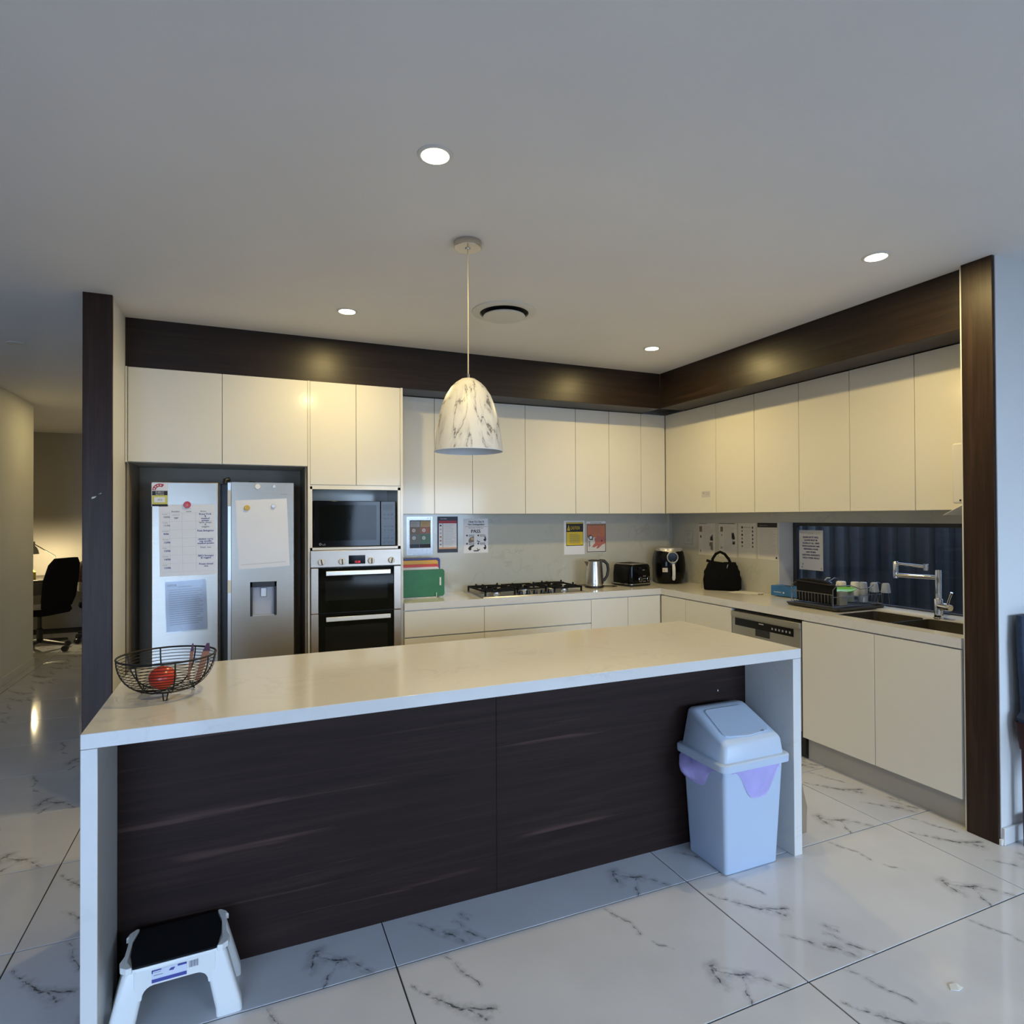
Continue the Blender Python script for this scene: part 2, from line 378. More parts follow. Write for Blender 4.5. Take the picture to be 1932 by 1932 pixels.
# ------------------------------------------------------------------ mesh building
class MB:
    def __init__(s):
        s.v = []; s.f = []
    def add(s, vs, fs):
        n = len(s.v); s.v += [tuple(p) for p in vs]; s.f += [tuple(i + n for i in f) for f in fs]; return s
    def box(s, x0, x1, y0, y1, z0, z1):
        return s.add([(x, y, z) for z in (z0, z1) for y in (y0, y1) for x in (x0, x1)],
                     [(0, 2, 3, 1), (4, 5, 7, 6), (0, 1, 5, 4), (2, 6, 7, 3), (0, 4, 6, 2), (1, 3, 7, 5)])
    def hexa(s, p):   # 8 corners: bottom 4 ccw, top 4 ccw
        return s.add(p, [(3, 2, 1, 0), (4, 5, 6, 7), (0, 1, 5, 4), (1, 2, 6, 5), (2, 3, 7, 6), (3, 0, 4, 7)])
    def prism(s, poly, axis, a, b):
        """poly in the two other axes (cyclic order), extruded along axis from a to b"""
        def pt(p, c):
            return {0: (c, p[0], p[1]), 1: (p[0], c, p[1]), 2: (p[0], p[1], c)}[axis]
        n = len(poly)
        return s.add([pt(p, a) for p in poly] + [pt(p, b) for p in poly],
                     [tuple(range(n))[::-1], tuple(range(n, 2 * n))] + [(i, (i + 1) % n, n + (i + 1) % n, n + i) for i in range(n)])
    def loft(s, rings, cap=True, closed=True):
        n = len(rings[0]); vs = [p for r in rings for p in r]; fs = []
        for k in range(len(rings) - 1):
            for i in range(n if closed else n - 1):
                j = (i + 1) % n
                fs.append((k * n + i, k * n + j, (k + 1) * n + j, (k + 1) * n + i))
        if cap:
            fs += [tuple(range(n))[::-1], tuple((len(rings) - 1) * n + i for i in range(n))]
        return s.add(vs, fs)
    def lathe(s, prof, cx=0, cy=0, seg=32, cap=True):
        return s.loft([[(cx + r * math.cos(2 * math.pi * i / seg), cy + r * math.sin(2 * math.pi * i / seg), z) for i in range(seg)] for r, z in prof], cap)
    def tube(s, pts, r, seg=8, closed=False):
        pts = [Vector(p) for p in pts]; n = len(pts); rings = []
        rr = r if isinstance(r, (list, tuple)) else [r] * n
        u = None
        for i, p in enumerate(pts):
            a = pts[(i - 1) % n] if (closed or i > 0) else p
            c = pts[(i + 1) % n] if (closed or i < n - 1) else p
            t = (c - a).normalized()
            if u is None:
                h = Vector((0, 0, 1)) if abs(t.z) < 0.9 else Vector((1, 0, 0))
                u = t.cross(h).normalized()
            else:
                u = (u - t * u.dot(t))
                u = u.normalized() if u.length > 1e-6 else t.orthogonal().normalized()
            w = t.cross(u)
            rings.append([p + (u * math.cos(2 * math.pi * k / seg) + w * math.sin(2 * math.pi * k / seg)) * rr[i] for k in range(seg)])
        if closed:
            rings.append(rings[0])
            return s.loft(rings, cap=False)
        return s.loft(rings)
    def sphere(s, c, r, sx=1, sy=1, sz=1, seg=20, rg=12):
        rings = []
        for k in range(rg + 1):
            a = -math.pi / 2 + math.pi * k / rg
            q = max(math.cos(a), 0.004)
            rings.append([(c[0] + r * sx * q * math.cos(2 * math.pi * i / seg), c[1] + r * sy * q * math.sin(2 * math.pi * i / seg), c[2] + r * sz * math.sin(a)) for i in range(seg)])
        return s.loft(rings)
    def xform(s, mat):
        s.v = [tuple(mat @ Vector(p)) for p in s.v]; return s
def rrect(cx, cy, w, d, r, z, n=5):
    r = min(r, w / 2 - 1e-4, d / 2 - 1e-4); out = []
    for (sx, sy, a0) in ((1, 1, 0), (-1, 1, 90), (-1, -1, 180), (1, -1, 270)):
        for k in range(n + 1):
            a = R(a0 + 90 * k / n)
            out.append((cx + sx * (w / 2 - r) + r * math.cos(a), cy + sy * (d / 2 - r) + r * math.sin(a), z))
    return out
ORG = {}
def props(o, label=None, cat=None, group=None, kind=None):
    if label: o['label'] = label
    if cat: o['category'] = cat
    if group: o['group'] = group
    if kind: o['kind'] = kind
def mesh_of(name, mb, mat, off, bevel=0.0, smooth=False, seg=2, angle=35):
    me = bpy.data.meshes.new(name)
    me.from_pydata([(p[0] - off[0], p[1] - off[1], p[2] - off[2]) for p in mb.v], [], mb.f)
    bm = bmesh.new(); bm.from_mesh(me)
    bmesh.ops.recalc_face_normals(bm, faces=bm.faces)
    if bevel:
        ed = [e for e in bm.edges if e.is_manifold and e.calc_face_angle(0) > R(30)]
        res = bmesh.ops.bevel(bm, geom=ed, offset=bevel, segments=seg, profile=0.5, affect='EDGES', clamp_overlap=True)
        for f in res['faces']: f.smooth = True      # only the rounded edges, so the big faces stay flat
    bm.to_mesh(me); bm.free()
    if smooth:
        for p in me.polygons: p.use_smooth = True
        me.set_sharp_from_angle(angle=R(angle))
    me.materials.append(MATS[mat])
    return me
def thing(name, label, cat, loc=(0, 0, 0), rotz=0.0, group=None, local=False):
    o = bpy.data.objects.new(name, None); COL.objects.link(o)
    o.empty_display_size = 0.05
    o.location = loc; o.rotation_euler = (0, 0, rotz)
    ORG[o] = (0, 0, 0) if local else tuple(loc)
    props(o, label, cat, group)
    return o
def part(name, mb, mat, parent, bevel=0.0, smooth=False, label=None, seg=2, angle=35, kind=None):
    off = ORG[parent]
    o = bpy.data.objects.new(name, mesh_of(name, mb, mat, off, bevel, smooth, seg, angle)); COL.objects.link(o)
    o.parent = parent; ORG[o] = off
    props(o, label, kind=kind)
    return o
def solo(name, mb, mat, label, cat, group=None, bevel=0.0, smooth=False, kind=None, seg=2):
    xs = [p[0] for p in mb.v]; ys = [p[1] for p in mb.v]; zs = [p[2] for p in mb.v]
    loc = ((min(xs) + max(xs)) / 2, (min(ys) + max(ys)) / 2, min(zs))
    o = bpy.data.objects.new(name, mesh_of(name, mb, mat, loc, bevel, smooth, seg)); COL.objects.link(o)
    o.location = loc; ORG[o] = loc
    props(o, label, cat, group, kind)
    return o
def struct(name, mb, mat, label=None, bevel=0.0, smooth=False):
    return solo(name, mb, mat, label, None, None, bevel, smooth, 'structure')
def box(*a): return MB().box(*a)
def arc(cx, cy, r, a0, a1, n): return [(cx + r * math.cos(R(a0 + (a1 - a0) * i / n)), cy + r * math.sin(R(a0 + (a1 - a0) * i / n))) for i in range(n + 1)]

# text as flat printed shapes
_txt = {}
def text2d(s):
    if s in _txt: return _txt[s]
    cu = bpy.data.curves.new('t', 'FONT'); cu.body = s; cu.size = 1.0; cu.resolution_u = 2
    ob = bpy.data.objects.new('t', cu); COL.objects.link(ob)
    dg = bpy.context.evaluated_depsgraph_get()
    me = bpy.data.meshes.new_from_object(ob.evaluated_get(dg))
    vs = [(v.co.x, v.co.y) for v in me.vertices]; fs = [tuple(p.vertices) for p in me.polygons]
    bpy.data.objects.remove(ob); bpy.data.curves.remove(cu); bpy.data.meshes.remove(me)
    w = max([v[0] for v in vs] or [0]); _txt[s] = (vs, fs, w)
    return _txt[s]
class Sheet:
    """a flat printed thing: corner o (top left), unit vectors u (right) and d (down), normal n to the viewer"""
    def __init__(s, root, o, u, n, w, h, d=(0, 0, -1)):
        s.root = root; s.o = Vector(o); s.u = Vector(u).normalized(); s.d = Vector(d).normalized(); s.n = Vector(n).normalized(); s.w = w; s.h = h; s.p = {}
    def P(s, x, y, l): return s.o + s.u * (x * s.w) + s.d * (y * s.h) + s.n * (0.0005 * l)
    def mb(s, name, mat):
        return s.p.setdefault((name, mat), MB())
    def base(s, mat, name='sheet', t=0.0004):
        m = MB(); q = [s.P(0, 1, 0), s.P(1, 1, 0), s.P(1, 0, 0), s.P(0, 0, 0)]
        m.hexa([p - s.n * t for p in q] + q); s.p[(name, mat)] = m; return s
    def rect(s, x0, y0, x1, y1, mat, l=1, name='print'):
        s.mb(name, mat).add([s.P(x0, y1, l), s.P(x1, y1, l), s.P(x1, y0, l), s.P(x0, y0, l)], [(0, 1, 2, 3)]); return s
    def poly(s, pts, mat, l=1, name='print'):
        s.mb(name, mat).add([s.P(x, y, l) for x, y in pts], [tuple(range(len(pts)))]); return s
    def disc(s, cx, cy, r, mat, l=1, name='print', n=16, r_in=0.0):
        k = s.w / s.h
        if r_in:
            v = []; 
            for i in range(n):
                a = 2 * math.pi * i / n
                v += [s.P(cx + r * math.cos(a), cy + r * k * math.sin(a), l), s.P(cx + r_in * math.cos(a), cy + r_in * k * math.sin(a), l)]
            s.mb(name, mat).add(v, [(2 * i, 2 * ((i + 1) % n), 2 * ((i + 1) % n) + 1, 2 * i + 1) for i in range(n)])
        else:
            s.mb(name, mat).add([s.P(cx + r * math.cos(2 * math.pi * i / n), cy + r * k * math.sin(2 * math.pi * i / n), l) for i in range(n)], [tuple(range(n))])
        return s
    def text(s, t, x, y, h, mat, align='C', l=2, maxw=None, name='lettering', bold=0.0):
        vs, fs, w = text2d(t)
        k = h / 0.7; kx = k
        if maxw and w * k > maxw * s.w: kx = maxw * s.w / w
        x0 = x * s.w - (w * kx / 2 if align == 'C' else (w * kx if align == 'R' else 0))
        offs = [0.0] if not bold else [-bold, 0.0, bold]
        for i, b in enumerate(offs):
            s.mb(name, mat).add([s.o + s.u * (x0 + b + vx * kx) + s.d * (y * s.h - vy * k) + s.n * (0.0005 * l + 0.00004 * i) for vx, vy in vs], fs)
        return s
    def lines(s, x0, x1, y0, y1, n, mat, th=0.008, l=1, jag=0.25, name='lettering'):
        for i in range(n):
            y = y0 + (y1 - y0) * i / max(1, n - 1)
            e = x1 - (x1 - x0) * jag * random.random()
            s.rect(x0, y - th / 2, e, y + th / 2, mat, l, name)
        return s
    def done(s):
        for (name, mat), m in s.p.items():
            part(name, m, mat, s.root, kind='stuff' if name in ('lettering', 'print', 'barcode', 'crease_glare') else None)
        return s.root

# ------------------------------------------------------------------ dimensions taken from the photograph
ZC = 2.665; ZB = 2.374; ZU = 1.512
YB = 4.65; XW = 3.615
YT = 4.19; YU = 4.46; XU = 3.394; YC = 4.157; XC = 3.11
NIB0, NIB1 = 1.70, 1.852     # end wall of the right run

# ------------------------------------------------------------------ the setting
fl = struct('floor', MB().box(-4.6, 5.6, -3.3, 1.852, -0.12, -0.003).box(-4.6, 3.80, 1.852, 10.6, -0.12, -0.003), 'grout', 'white marble-look tiled floor with dark joints')
tmb = MB(); g = 0.0022
tmb.box(g, TW - g, g, TD - g, -0.010, 0.0)
tile_me = mesh_of('tile', tmb, 'marble_tile', (0, 0, 0), bevel=0.0012, seg=1)
for i in range(-4, 5):
    for j in range(-5, 15):
        x0 = 0.458 + (i - 0) * TW; y0 = 2.042 + j * TD - 2 * TD
        if x0 > 5.5 or x0 + TW < -4.5: continue
        if x0 < -2.1 and y0 > 5.0 and y0 < 7.0 and x0 + TW < -2.05: continue
        if x0 > -0.8 and y0 > 4.7: continue
        if x0 > 3.7 and y0 > 1.8: continue
        o = bpy.data.objects.new('tile', tile_me); COL.objects.link(o)
        o.parent = fl; o.location = (x0 - fl.location.x, y0 - fl.location.y, -fl.location.z)
struct('ceiling', MB().box(-4.6, 5.6, -3.3, 1.852, ZC, ZC + 0.12).box(-4.6, 3.80, 1.852, 10.6, ZC, ZC + 0.12), 'ceiling_paint', 'plain white plaster ceiling')
struct('wall_back', box(-0.774, 3.80, YB + 0.01, YB + 0.13, 0, ZC), 'wall_paint', 'kitchen wall behind the ovens and cooktop')
wr = MB()
wr.box(XW + 0.01, 3.80, 3.42, YB + 0.01, 0, ZC).box(XW + 0.01, 3.80, NIB0, 3.42, 0, 0.895).box(XW + 0.01, 3.80, NIB0, 3.42, 1.437, ZC)
struct('wall_right', wr, 'wall_paint', 'kitchen wall with the window above the sink')
struct('wall_left', box(-0.774, -0.645, 3.84, 10.4, 0, ZC), 'wall_paint', 'narrow end wall beside the fridge')
struct('wall_nib', box(3.126, 5.6, NIB0, NIB1, 0, ZC), 'wall_paint', 'white end wall at the right of the sink run')
struct('wall_hall', box(-2.12, -2.0, 5.0, 7.78, 0, ZC), 'hall_paint', 'hallway wall before the study opening')
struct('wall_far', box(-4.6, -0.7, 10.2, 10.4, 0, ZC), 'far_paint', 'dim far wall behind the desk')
struct('wall_study', box(-4.6, -4.4, 7.78, 10.2, 0, ZC), 'hall_paint')
struct('wall_study_front', box(-4.4, -2.12, 7.66, 7.78, 0, ZC), 'hall_paint')
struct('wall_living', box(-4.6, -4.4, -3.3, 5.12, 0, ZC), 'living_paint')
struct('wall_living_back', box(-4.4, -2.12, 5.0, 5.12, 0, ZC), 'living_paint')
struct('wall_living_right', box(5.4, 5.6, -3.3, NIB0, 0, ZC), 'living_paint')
rear = MB()
rear.box(-4.4, -3.4, -3.3, -3.15, 0, ZC).box(-0.4, 1.75, -3.3, -3.15, 0, ZC).box(4.45, 5.4, -3.3, -3.15, 0, ZC)
rear.box(-3.4, -0.4, -3.3, -3.15, 2.1, ZC).box(1.75, 4.45, -3.3, -3.15, 0, 0.6).box(1.75, 4.45, -3.3, -3.15, 2.2, ZC)
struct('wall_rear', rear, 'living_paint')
for n, (a, b, c, d) in enumerate(((-3.4, -0.4, 0.0, 2.1), (1.75, 4.45, 0.6, 2.2))):
    w = MB(); t = 0.05
    w.box(a, a + t, -3.29, -3.2, c, d).box(b - t, b, -3.29, -3.2, c, d).box(a, b, -3.29, -3.2, d - t, d).box(a, b, -3.29, -3.2, c, c + t).box((a + b) / 2 - t / 2, (a + b) / 2 + t / 2, -3.29, -3.2, c, d)
    o = struct('window_%d' % (n + 2), w, 'window_frame')
    part('pane', box(a + t, b - t, -3.25, -3.244, c + t, d - t), 'window_glass', o)
# skirting
struct('baseboard_right', box(3.128, 5.4, NIB0 - 0.014, NIB0, 0, 0.075), 'skirting_white', 'low white skirting on the end wall', bevel=0.003)
struct('baseboard_hall', box(-2.0, -1.986, 5.0, 7.78, 0, 0.075), 'skirting_white', bevel=0.003)
struct('baseboard_living', box(-4.4, -2.0, 4.986, 5.0, 0, 0.075), 'skirting_white', bevel=0.003)
# timber posts and bulkhead
o = struct('trim_1', box(-0.776, -0.643, 3.818, 3.84, 0, ZC), 'timber_z', 'dark timber post cladding on the wall left of the fridge', bevel=0.002)
chip = MB().add([(-0.735, 3.8172, 1.588), (-0.722, 3.8172, 1.592), (-0.712, 3.8172, 1.603), (-0.724, 3.8172, 1.600), (-0.733, 3.8172, 1.598)], [(0, 1, 2, 3, 4)])
chip.add([(-0.706, 3.8172, 1.612), (-0.690, 3.8172, 1.617), (-0.694, 3.8172, 1.619)], [(0, 1, 2)])
part('scuff_mark', chip, 'plaster_chip', o)
o = struct('trim_2', box(3.108, 3.126, 1.703, 1.836, 0, ZC), 'timber_z', 'dark timber post cladding at the right end of the kitchen', bevel=0.002)
part('broken_edge', MB().box(3.110, 3.128, 1.69, 1.702, 0.0, 0.028).box(3.122, 3.136, 1.684, 1.70, 0.0, 0.015), 'plaster_chip', o, bevel=0.003)
bk = MB(); bk.box(-0.648, 3.152, 4.2077, YB + 0.01, ZB + 0.002, ZC)
struct('trim_3', bk, 'timber_x', 'dark timber bulkhead above the back cabinets', bevel=0.002)
struct('trim_4', box(3.152, XW + 0.01, NIB1, 4.2077, ZB + 0.002, ZC), 'timber_y', 'dark timber bulkhead above the window-side cabinets', bevel=0.002)
struct('trim_5', box(0.992, XW, YB, YB + 0.01, 0.9, ZU), 'quartz_wall', 'pale veined stone splashback behind the cooktop')
sp = MB(); sp.box(XW, XW + 0.01, 3.42, YB, 0.9, ZU).box(XW, XW + 0.01, NIB1, 3.42, 1.437, ZU)
struct('trim_6', sp, 'quartz_wall', 'pale veined stone splashback on the window side')
# kitchen window
wf = MB(); XG = 3.77
wf.box(XG - 0.012, XG + 0.03, 3.385, 3.42, 0.905, 1.437).box(XG - 0.012, XG + 0.03, NIB1, 3.385, 1.410, 1.437)
wf.box(XG - 0.012, XG + 0.03, NIB1, 3.385, 0.895, 0.912).box(XG - 0.012, XG + 0.03, NIB1, NIB1 + 0.03, 0.9, 1.437)
win = struct('window_1', wf, 'window_frame', 'low wide kitchen window with a dark frame', bevel=0.002)
part('pane', box(XG + 0.006, XG + 0.011, NIB1 + 0.02, 3.39, 0.91, 1.42), 'window_glass', win)
part('window_sill', box(XW + 0.002, XG - 0.012, NIB1, 3.42, 0.885, 0.905), 'sill_white', win, bevel=0.001)
part('jamb', box(XW + 0.002, XG - 0.012, 3.416, 3.424, 0.9, 1.437), 'sill_white', win)
# outside
struct('ground', MB().box(3.82, 12.0, 1.9, 14.0, -0.3, -0.2).box(-12.0, 12.0, -16.0, -3.31, -0.3, -0.2), 'ground_out')  # rear slab is unseen, added to block sky light from below
fence = thing('metal_fence', 'dark corrugated steel fence outside the kitchen window', 'fence', (4.62, 4.0, -0.2))
def fence_panel(y0, n):
    pts = []; p = 0.14
    for i in range(n):
        y = y0 + i * p
        pts += [(4.62, y), (4.62, y + 0.065), (4.585, y + 0.085), (4.585, y + 0.118), (4.62, y + 0.138)]
    m = MB(); k = len(pts)
    m.add([(x, y, z) for z in (-0.2, 1.52) for x, y in pts], [(i, i + 1, k + i + 1, k + i) for i in range(k - 1)])
    m.add([(x + 0.004, y, z) for z in (-0.2, 1.52) for x, y in pts], [(i, k + i, k + i + 1, i + 1) for i in range(k - 1)])
    return m
for y0 in (1.6, 2.44, 3.28, 4.12, 4.96):
    part('fence_panel', fence_panel(y0, 6), 'fence_steel', fence)
part('rail', box(4.59, 4.66, 1.5, 5.9, 1.50, 1.55), 'fence_steel', fence, bevel=0.004)
part('rail', box(4.60, 4.65, 1.5, 5.9, -0.2, -0.14), 'fence_steel', fence, bevel=0.004)
pier = thing('brick_pier', 'brown brick pier with white mortar just outside the window', 'brick wall', (4.05, 3.80, -0.2))
part('mortar', box(3.96, 4.14, 3.705, 3.925, -0.2, 2.3), 'mortar_out', pier)
bm_ = None
for k in range(24):
    zz = -0.19 + k * 0.098
    m = box(3.95, 4.15, 3.695, 3.93, zz, zz + 0.080)
    part('brick', m, 'brick_out', pier, bevel=0.004)

# ------------------------------------------------------------------ tall cabinets, fridge, ovens
def door(parent, x0, x1, z0, z1, face, axis='y', name='door', t=0.018, mat='gloss_white', gap=0.0015, label=None):
    if axis == 'y':
        m = box(x0 + gap, x1 - gap, face, face + t, z0 + gap, z1 - gap)
    else:
        m = box(face, face + t, x0 + gap, x1 - gap, z0 + gap, z1 - gap)
    return part(name, m, mat, parent, bevel=0.0012, seg=1, label=label)
c = thing('overhead_cabinet', 'gloss white two-door cabinet above the fridge', 'cabinet', (-0.13, 4.4, 1.818))
m = MB(); m.box(-0.640, 0.368, YT + 0.02, YB + 0.008, 1.818, ZB)
part('body', m, 'carcass_white', c)
door(c, -0.630, -0.131, 1.818, ZB, YT); door(c, -0.131, 0.370, 1.818, ZB, YT)
part('side_panel', box(-0.643, -0.632, YT, YB + 0.008, 1.815, ZB), 'gloss_white', c)
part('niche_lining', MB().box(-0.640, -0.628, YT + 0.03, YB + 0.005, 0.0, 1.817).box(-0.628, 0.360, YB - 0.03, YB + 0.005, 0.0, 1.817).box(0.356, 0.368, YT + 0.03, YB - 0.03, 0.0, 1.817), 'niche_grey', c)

c = thing('oven_tower_cabinet', 'tall gloss white cabinet housing the microwave and ovens', 'cabinet', (0.68, 4.4, 0))
m = MB(); m.box(0.370, 0.384, YT, YB + 0.008, 0, ZB).box(0.975, 0.992, YT - 0.004, YB + 0.008, 0, ZB)
m.box(0.384, 0.975, YT + 0.02, YB + 0.008, 1.690, ZB).box(0.384, 0.975, YT + 0.02, YB + 0.008, 0, 0.30)
m.box(0.384, 0.975, YB - 0.02, YB + 0.008, 0.30, 1.69)
part('body', m, 'gloss_white', c, bevel=0.001, seg=1)
m = MB(); m.box(0.384, 0.398, YT, YT + 0.02, 1.275, 1.69).box(0.957, 0.975, YT, YT + 0.02, 1.275, 1.69).box(0.384, 0.975, YT, YT + 0.02, 1.672, 1.698).box(0.384, 0.975, YT, YB - 0.02, 1.275, 1.291)
part('niche_frame', m, 'gloss_white', c)
door(c, 0.384, 0.678, 1.70, ZB, YT); door(c, 0.678, 0.975, 1.70, ZB, YT)

mwv = thing('microwave_oven', 'black microwave oven in the tower niche', 'microwave', (0.68, 4.4, 1.2925))
part('body', box(0.408, 0.946, 4.235, 4.60, 1.2925, 1.598), 'black_plastic', mwv, bevel=0.004)
d_ = part('door', box(0.408, 0.842, 4.212, 4.235, 1.294, 1.597), 'black_gloss', mwv, bevel=0.003)
part('window', box(0.440, 0.815, 4.2105, 4.213, 1.335, 1.570), 'oven_glass', d_)
cp = part('control_panel', box(0.844, 0.946, 4.212, 4.235, 1.294, 1.597), 'black_gloss', mwv, bevel=0.003)
part('display', box(0.858, 0.930, 4.2107, 4.2122, 1.535, 1.575), 'oven_window', cp)
for zz in (1.505, 1.478, 1.425, 1.40, 1.345, 1.318):
    for xx in (0.872, 0.897, 0.922):
        part('button', box(xx - 0.008, xx + 0.008, 4.2108, 4.2122, zz - 0.005, zz + 0.005), 'oven_window', cp)
s = Sheet(mwv, (0.44, 4.2100, 1.322), (1, 0, 0), (0, -1, 0), 0.06, 0.02)
s.disc(0.16, 0.5, 0.13, 'ink_grey', 1, 'emblem', r_in=0.08).text('LG', 0.36, 0.92, 0.012, 'ink_grey', 'L').done()

ov = thing('double_oven', 'stainless steel and black glass double oven under the microwave', 'oven', (0.68, 4.4, 0.30))
part('body', box(0.392, 0.968, 4.192, 4.60, 0.302, 1.272), 'black_plastic', ov)
cp = part('control_panel', box(0.385, 0.973, 4.165, 4.192, 1.164, 1.272), 'oven_steel', ov, bevel=0.002)
part('display', box(0.624, 0.732, 4.1640, 4.1655, 1.180, 1.237), 'oven_glass', cp)
s = Sheet(ov, (0.655, 4.1636, 1.205), (1, 0, 0), (0, -1, 0), 0.05, 0.02)
s.text('15:38', 0.5, 0.9, 0.014, 'display_red', 'C', name='clock_digits', maxw=0.75).done()
for xx, a in ((0.451, 12), (0.581, 4), (0.771, 0), (0.906, -14)):
    k = MB(); k.lathe([(0.021, 0), (0.0215, 0.004), (0.020, 0.018), (0.0185, 0.020)], seg=24)
    k.xform(Matrix.Translation((xx, 4.165, 1.198)) @ Matrix.Rotation(R(90), 4, 'X'))
    kn = part('knob', k, 'knob_cream', cp, smooth=True)
    q = MB().box(-0.0035, 0.0035, -0.018, 0.018, 0, 0.004)
    q.xform(Matrix.Translation((xx, 4.145, 1.198)) @ Matrix.Rotation(R(90), 4, 'X') @ Matrix.Rotation(R(a), 4, 'Z'))
    q2 = MB().box(-0.0035, 0.0035, -0.018, 0.018, 0, 0.0045)
    part('knob_grip', q, 'black_plastic', cp)
for (z0, z1, nm) in ((0.866, 1.158, 'oven_door'), (0.32, 0.862, 'oven_door')):
    dd = part(nm, box(0.434, 0.922, 4.167, 4.192, z0, z1), 'oven_glass', ov, bevel=0.002)
    part('door_trim', box(0.387, 0.433, 4.163, 4.192, z0, z1), 'oven_steel', dd, bevel=0.002)
    part('door_trim', box(0.923, 0.971, 4.163, 4.192, z0, z1), 'oven_steel', dd, bevel=0.002)
    part('window', box(0.475, 0.880, 4.1655, 4.168, z0 + (0.08 if z1 > 1 else 0.20), z1 - 0.085), 'oven_window', dd)
    h = MB(); zz = z1 - 0.032
    h.box(0.476, 0.892, 4.122, 4.134, zz - 0.014, zz + 0.014).box(0.490, 0.505, 4.134, 4.168, zz - 0.008, zz + 0.008).box(0.863, 0.878, 4.134, 4.168, zz - 0.008, zz + 0.008)
    part('handle', h, 'handle_steel', dd, bevel=0.002)

fr = thing('fridge', 'stainless steel side-by-side fridge with a water dispenser', 'fridge', (-0.11, 4.4, 0))
FY = 4.222
part('body', box(-0.505, 0.277, 4.285, YB - 0.04, 0.02, 1.700), 'black_plastic', fr, bevel=0.004)
ld = part('door', box(-0.514, -0.153, FY, 4.28, 0.06, 1.706), 'fridge_steel', fr, bevel=0.006)
m = MB()   # right door with a recess for the dispenser
x0, x1, z0, z1 = 0.027, 0.183, 0.868, 1.083
m.box(-0.080, x0, FY, 4.28, 0.06, 1.710).box(x1, 0.286, FY, 4.28, 0.06, 1.710).box(x0, x1, FY, 4.28, 0.06, z0).box(x0, x1, FY, 4.28, z1, 1.710)
rd = part('door', m, 'fridge_steel', fr)
part('door_edge', box(-0.153, -0.141, FY + 0.006, 4.28, 0.06, 1.704), 'black_plastic', ld, bevel=0.002)
part('door_edge', box(-0.102, -0.081, FY + 0.004, 4.28, 0.06, 1.708), 'steel_plain', rd, bevel=0.002)
part('hinge_cover', MB().tube([(-0.115, 4.24, 1.700), (-0.115, 4.24, 1.722), (-0.095, 4.26, 1.728)], 0.014, 12), 'black_plastic', fr, smooth=True)
part('hinge_cover', box(0.02, 0.06, 4.24, 4.30, 1.708, 1.718), 'black_plastic', fr, bevel=0.004)
dp = part('water_dispenser', MB().box(x0, x0 + 0.014, FY - 0.002, 4.275, z0, z1).box(x1 - 0.014, x1, FY - 0.002, 4.275, z0, z1).box(x0, x1, FY - 0.002, 4.275, z1 - 0.034, z1).box(x0, x1, 4.262, 4.278, z0, z1), 'black_plastic', rd, bevel=0.002)
part('dispenser_well', MB().box(x0 + 0.014, x1 - 0.014, 4.256, 4.262, z0 + 0.006, z1 - 0.036).box(x0 + 0.014, x1 - 0.014, FY, 4.262, z0, z0 + 0.006), 'dispenser_grey', rd)
part('dispenser_paddle', box(0.088, 0.124, 4.243, 4.256, z1 - 0.098, z1 - 0.040), 'magnet_silver', rd, bevel=0.004)
part('maker_badge', box(0.205, 0.245, FY - 0.0008, FY, 1.634, 1.640), 'ink_grey', rd)
part('tape_strip', MB().box(-0.101, -0.083, FY + 0.0015, FY + 0.0045, 1.56, 1.66), 'paper_dim', rd)
part('tape_strip', MB().box(-0.101, -0.083, FY + 0.0015, FY + 0.0045, 1.02, 1.10), 'cup_cream', rd)

# papers and magnets on the fridge
def flat(name, label, cat, tl, tr, bl, y, mat, base='sheet', group=None):
    """sheet on a plane facing -Y from its top-left, top-right and bottom-left corners (x, z)"""
    u = Vector((tr[0] - tl[0], 0, tr[1] - tl[1])); d = Vector((bl[0] - tl[0], 0, bl[1] - tl[1]))
    root = thing(name, label, cat, ((bl[0] + tr[0]) / 2, y, bl[1]), group=group)
    s = Sheet(root, (tl[0], y, tl[1]), u, (0, -1, 0), u.length, d.length, d)
    s.base(mat, base); return s
PY = FY - 0.0006
s = flat('menu_sheet', 'weekly menu chart with blue handwriting on the left fridge door', 'paper', (-0.475, 1.567), (-0.170, 1.571), (-0.469, 1.137), PY, 'paper')
s.text('Menu Plan', 0.50, 0.062, 0.006, 'ink_grey', maxw=0.3)
for t, x in (('Breakfast', 0.29), ('Lunch', 0.52), ('Dinner', 0.78)): s.text(t, x, 0.105, 0.008, 'ink_black', maxw=0.17)
days = ('Monday', 'Tuesday', 'Wednesday', 'Thursday', 'Friday', 'Saturday', 'Sunday')
dates = ('10/06', '11/06', '9/06', '12/06', '13/06', '14/06', '15/06')
meals = (('Roast Pork', '&', 'mashed', 'potato'), ('lamb chops', '&', 'veggies'), ('Pasta Bolognese',), ('chicken curry', 'veg noodle,', 'mashed potato'), ('fried  rice',), ('BBQ Sausages', '& veggies'), ('Prawn bread', 'rice'))
for k in range(7):
    y = 0.135 + k * 0.118
    s.text(days[k], 0.055, y + 0.005, 0.006, 'ink_grey', 'L', maxw=0.11)
    s.text(dates[k], 0.075, y + 0.05, 0.011, 'ink_blue' if k > 1 else 'ink_grey', 'L', maxw=0.13, bold=0.0004)
    for q, t in enumerate(meals[k]):
        s.text(t, 0.815, y + 0.012 + q * 0.030, 0.0105, 'ink_blue' if k not in (1, 4) else 'ink_grey', 'C', maxw=0.30, bold=0.0004)
s.text('bacon &', 0.30, 0.152, 0.008, 'ink_pale', 'C').text('eggs', 0.30, 0.192, 0.010, 'ink_black', 'C')
for x in (0.18, 0.40, 0.64): s.rect(x, 0.11, x + 0.0025, 0.93, 'ink_pale')
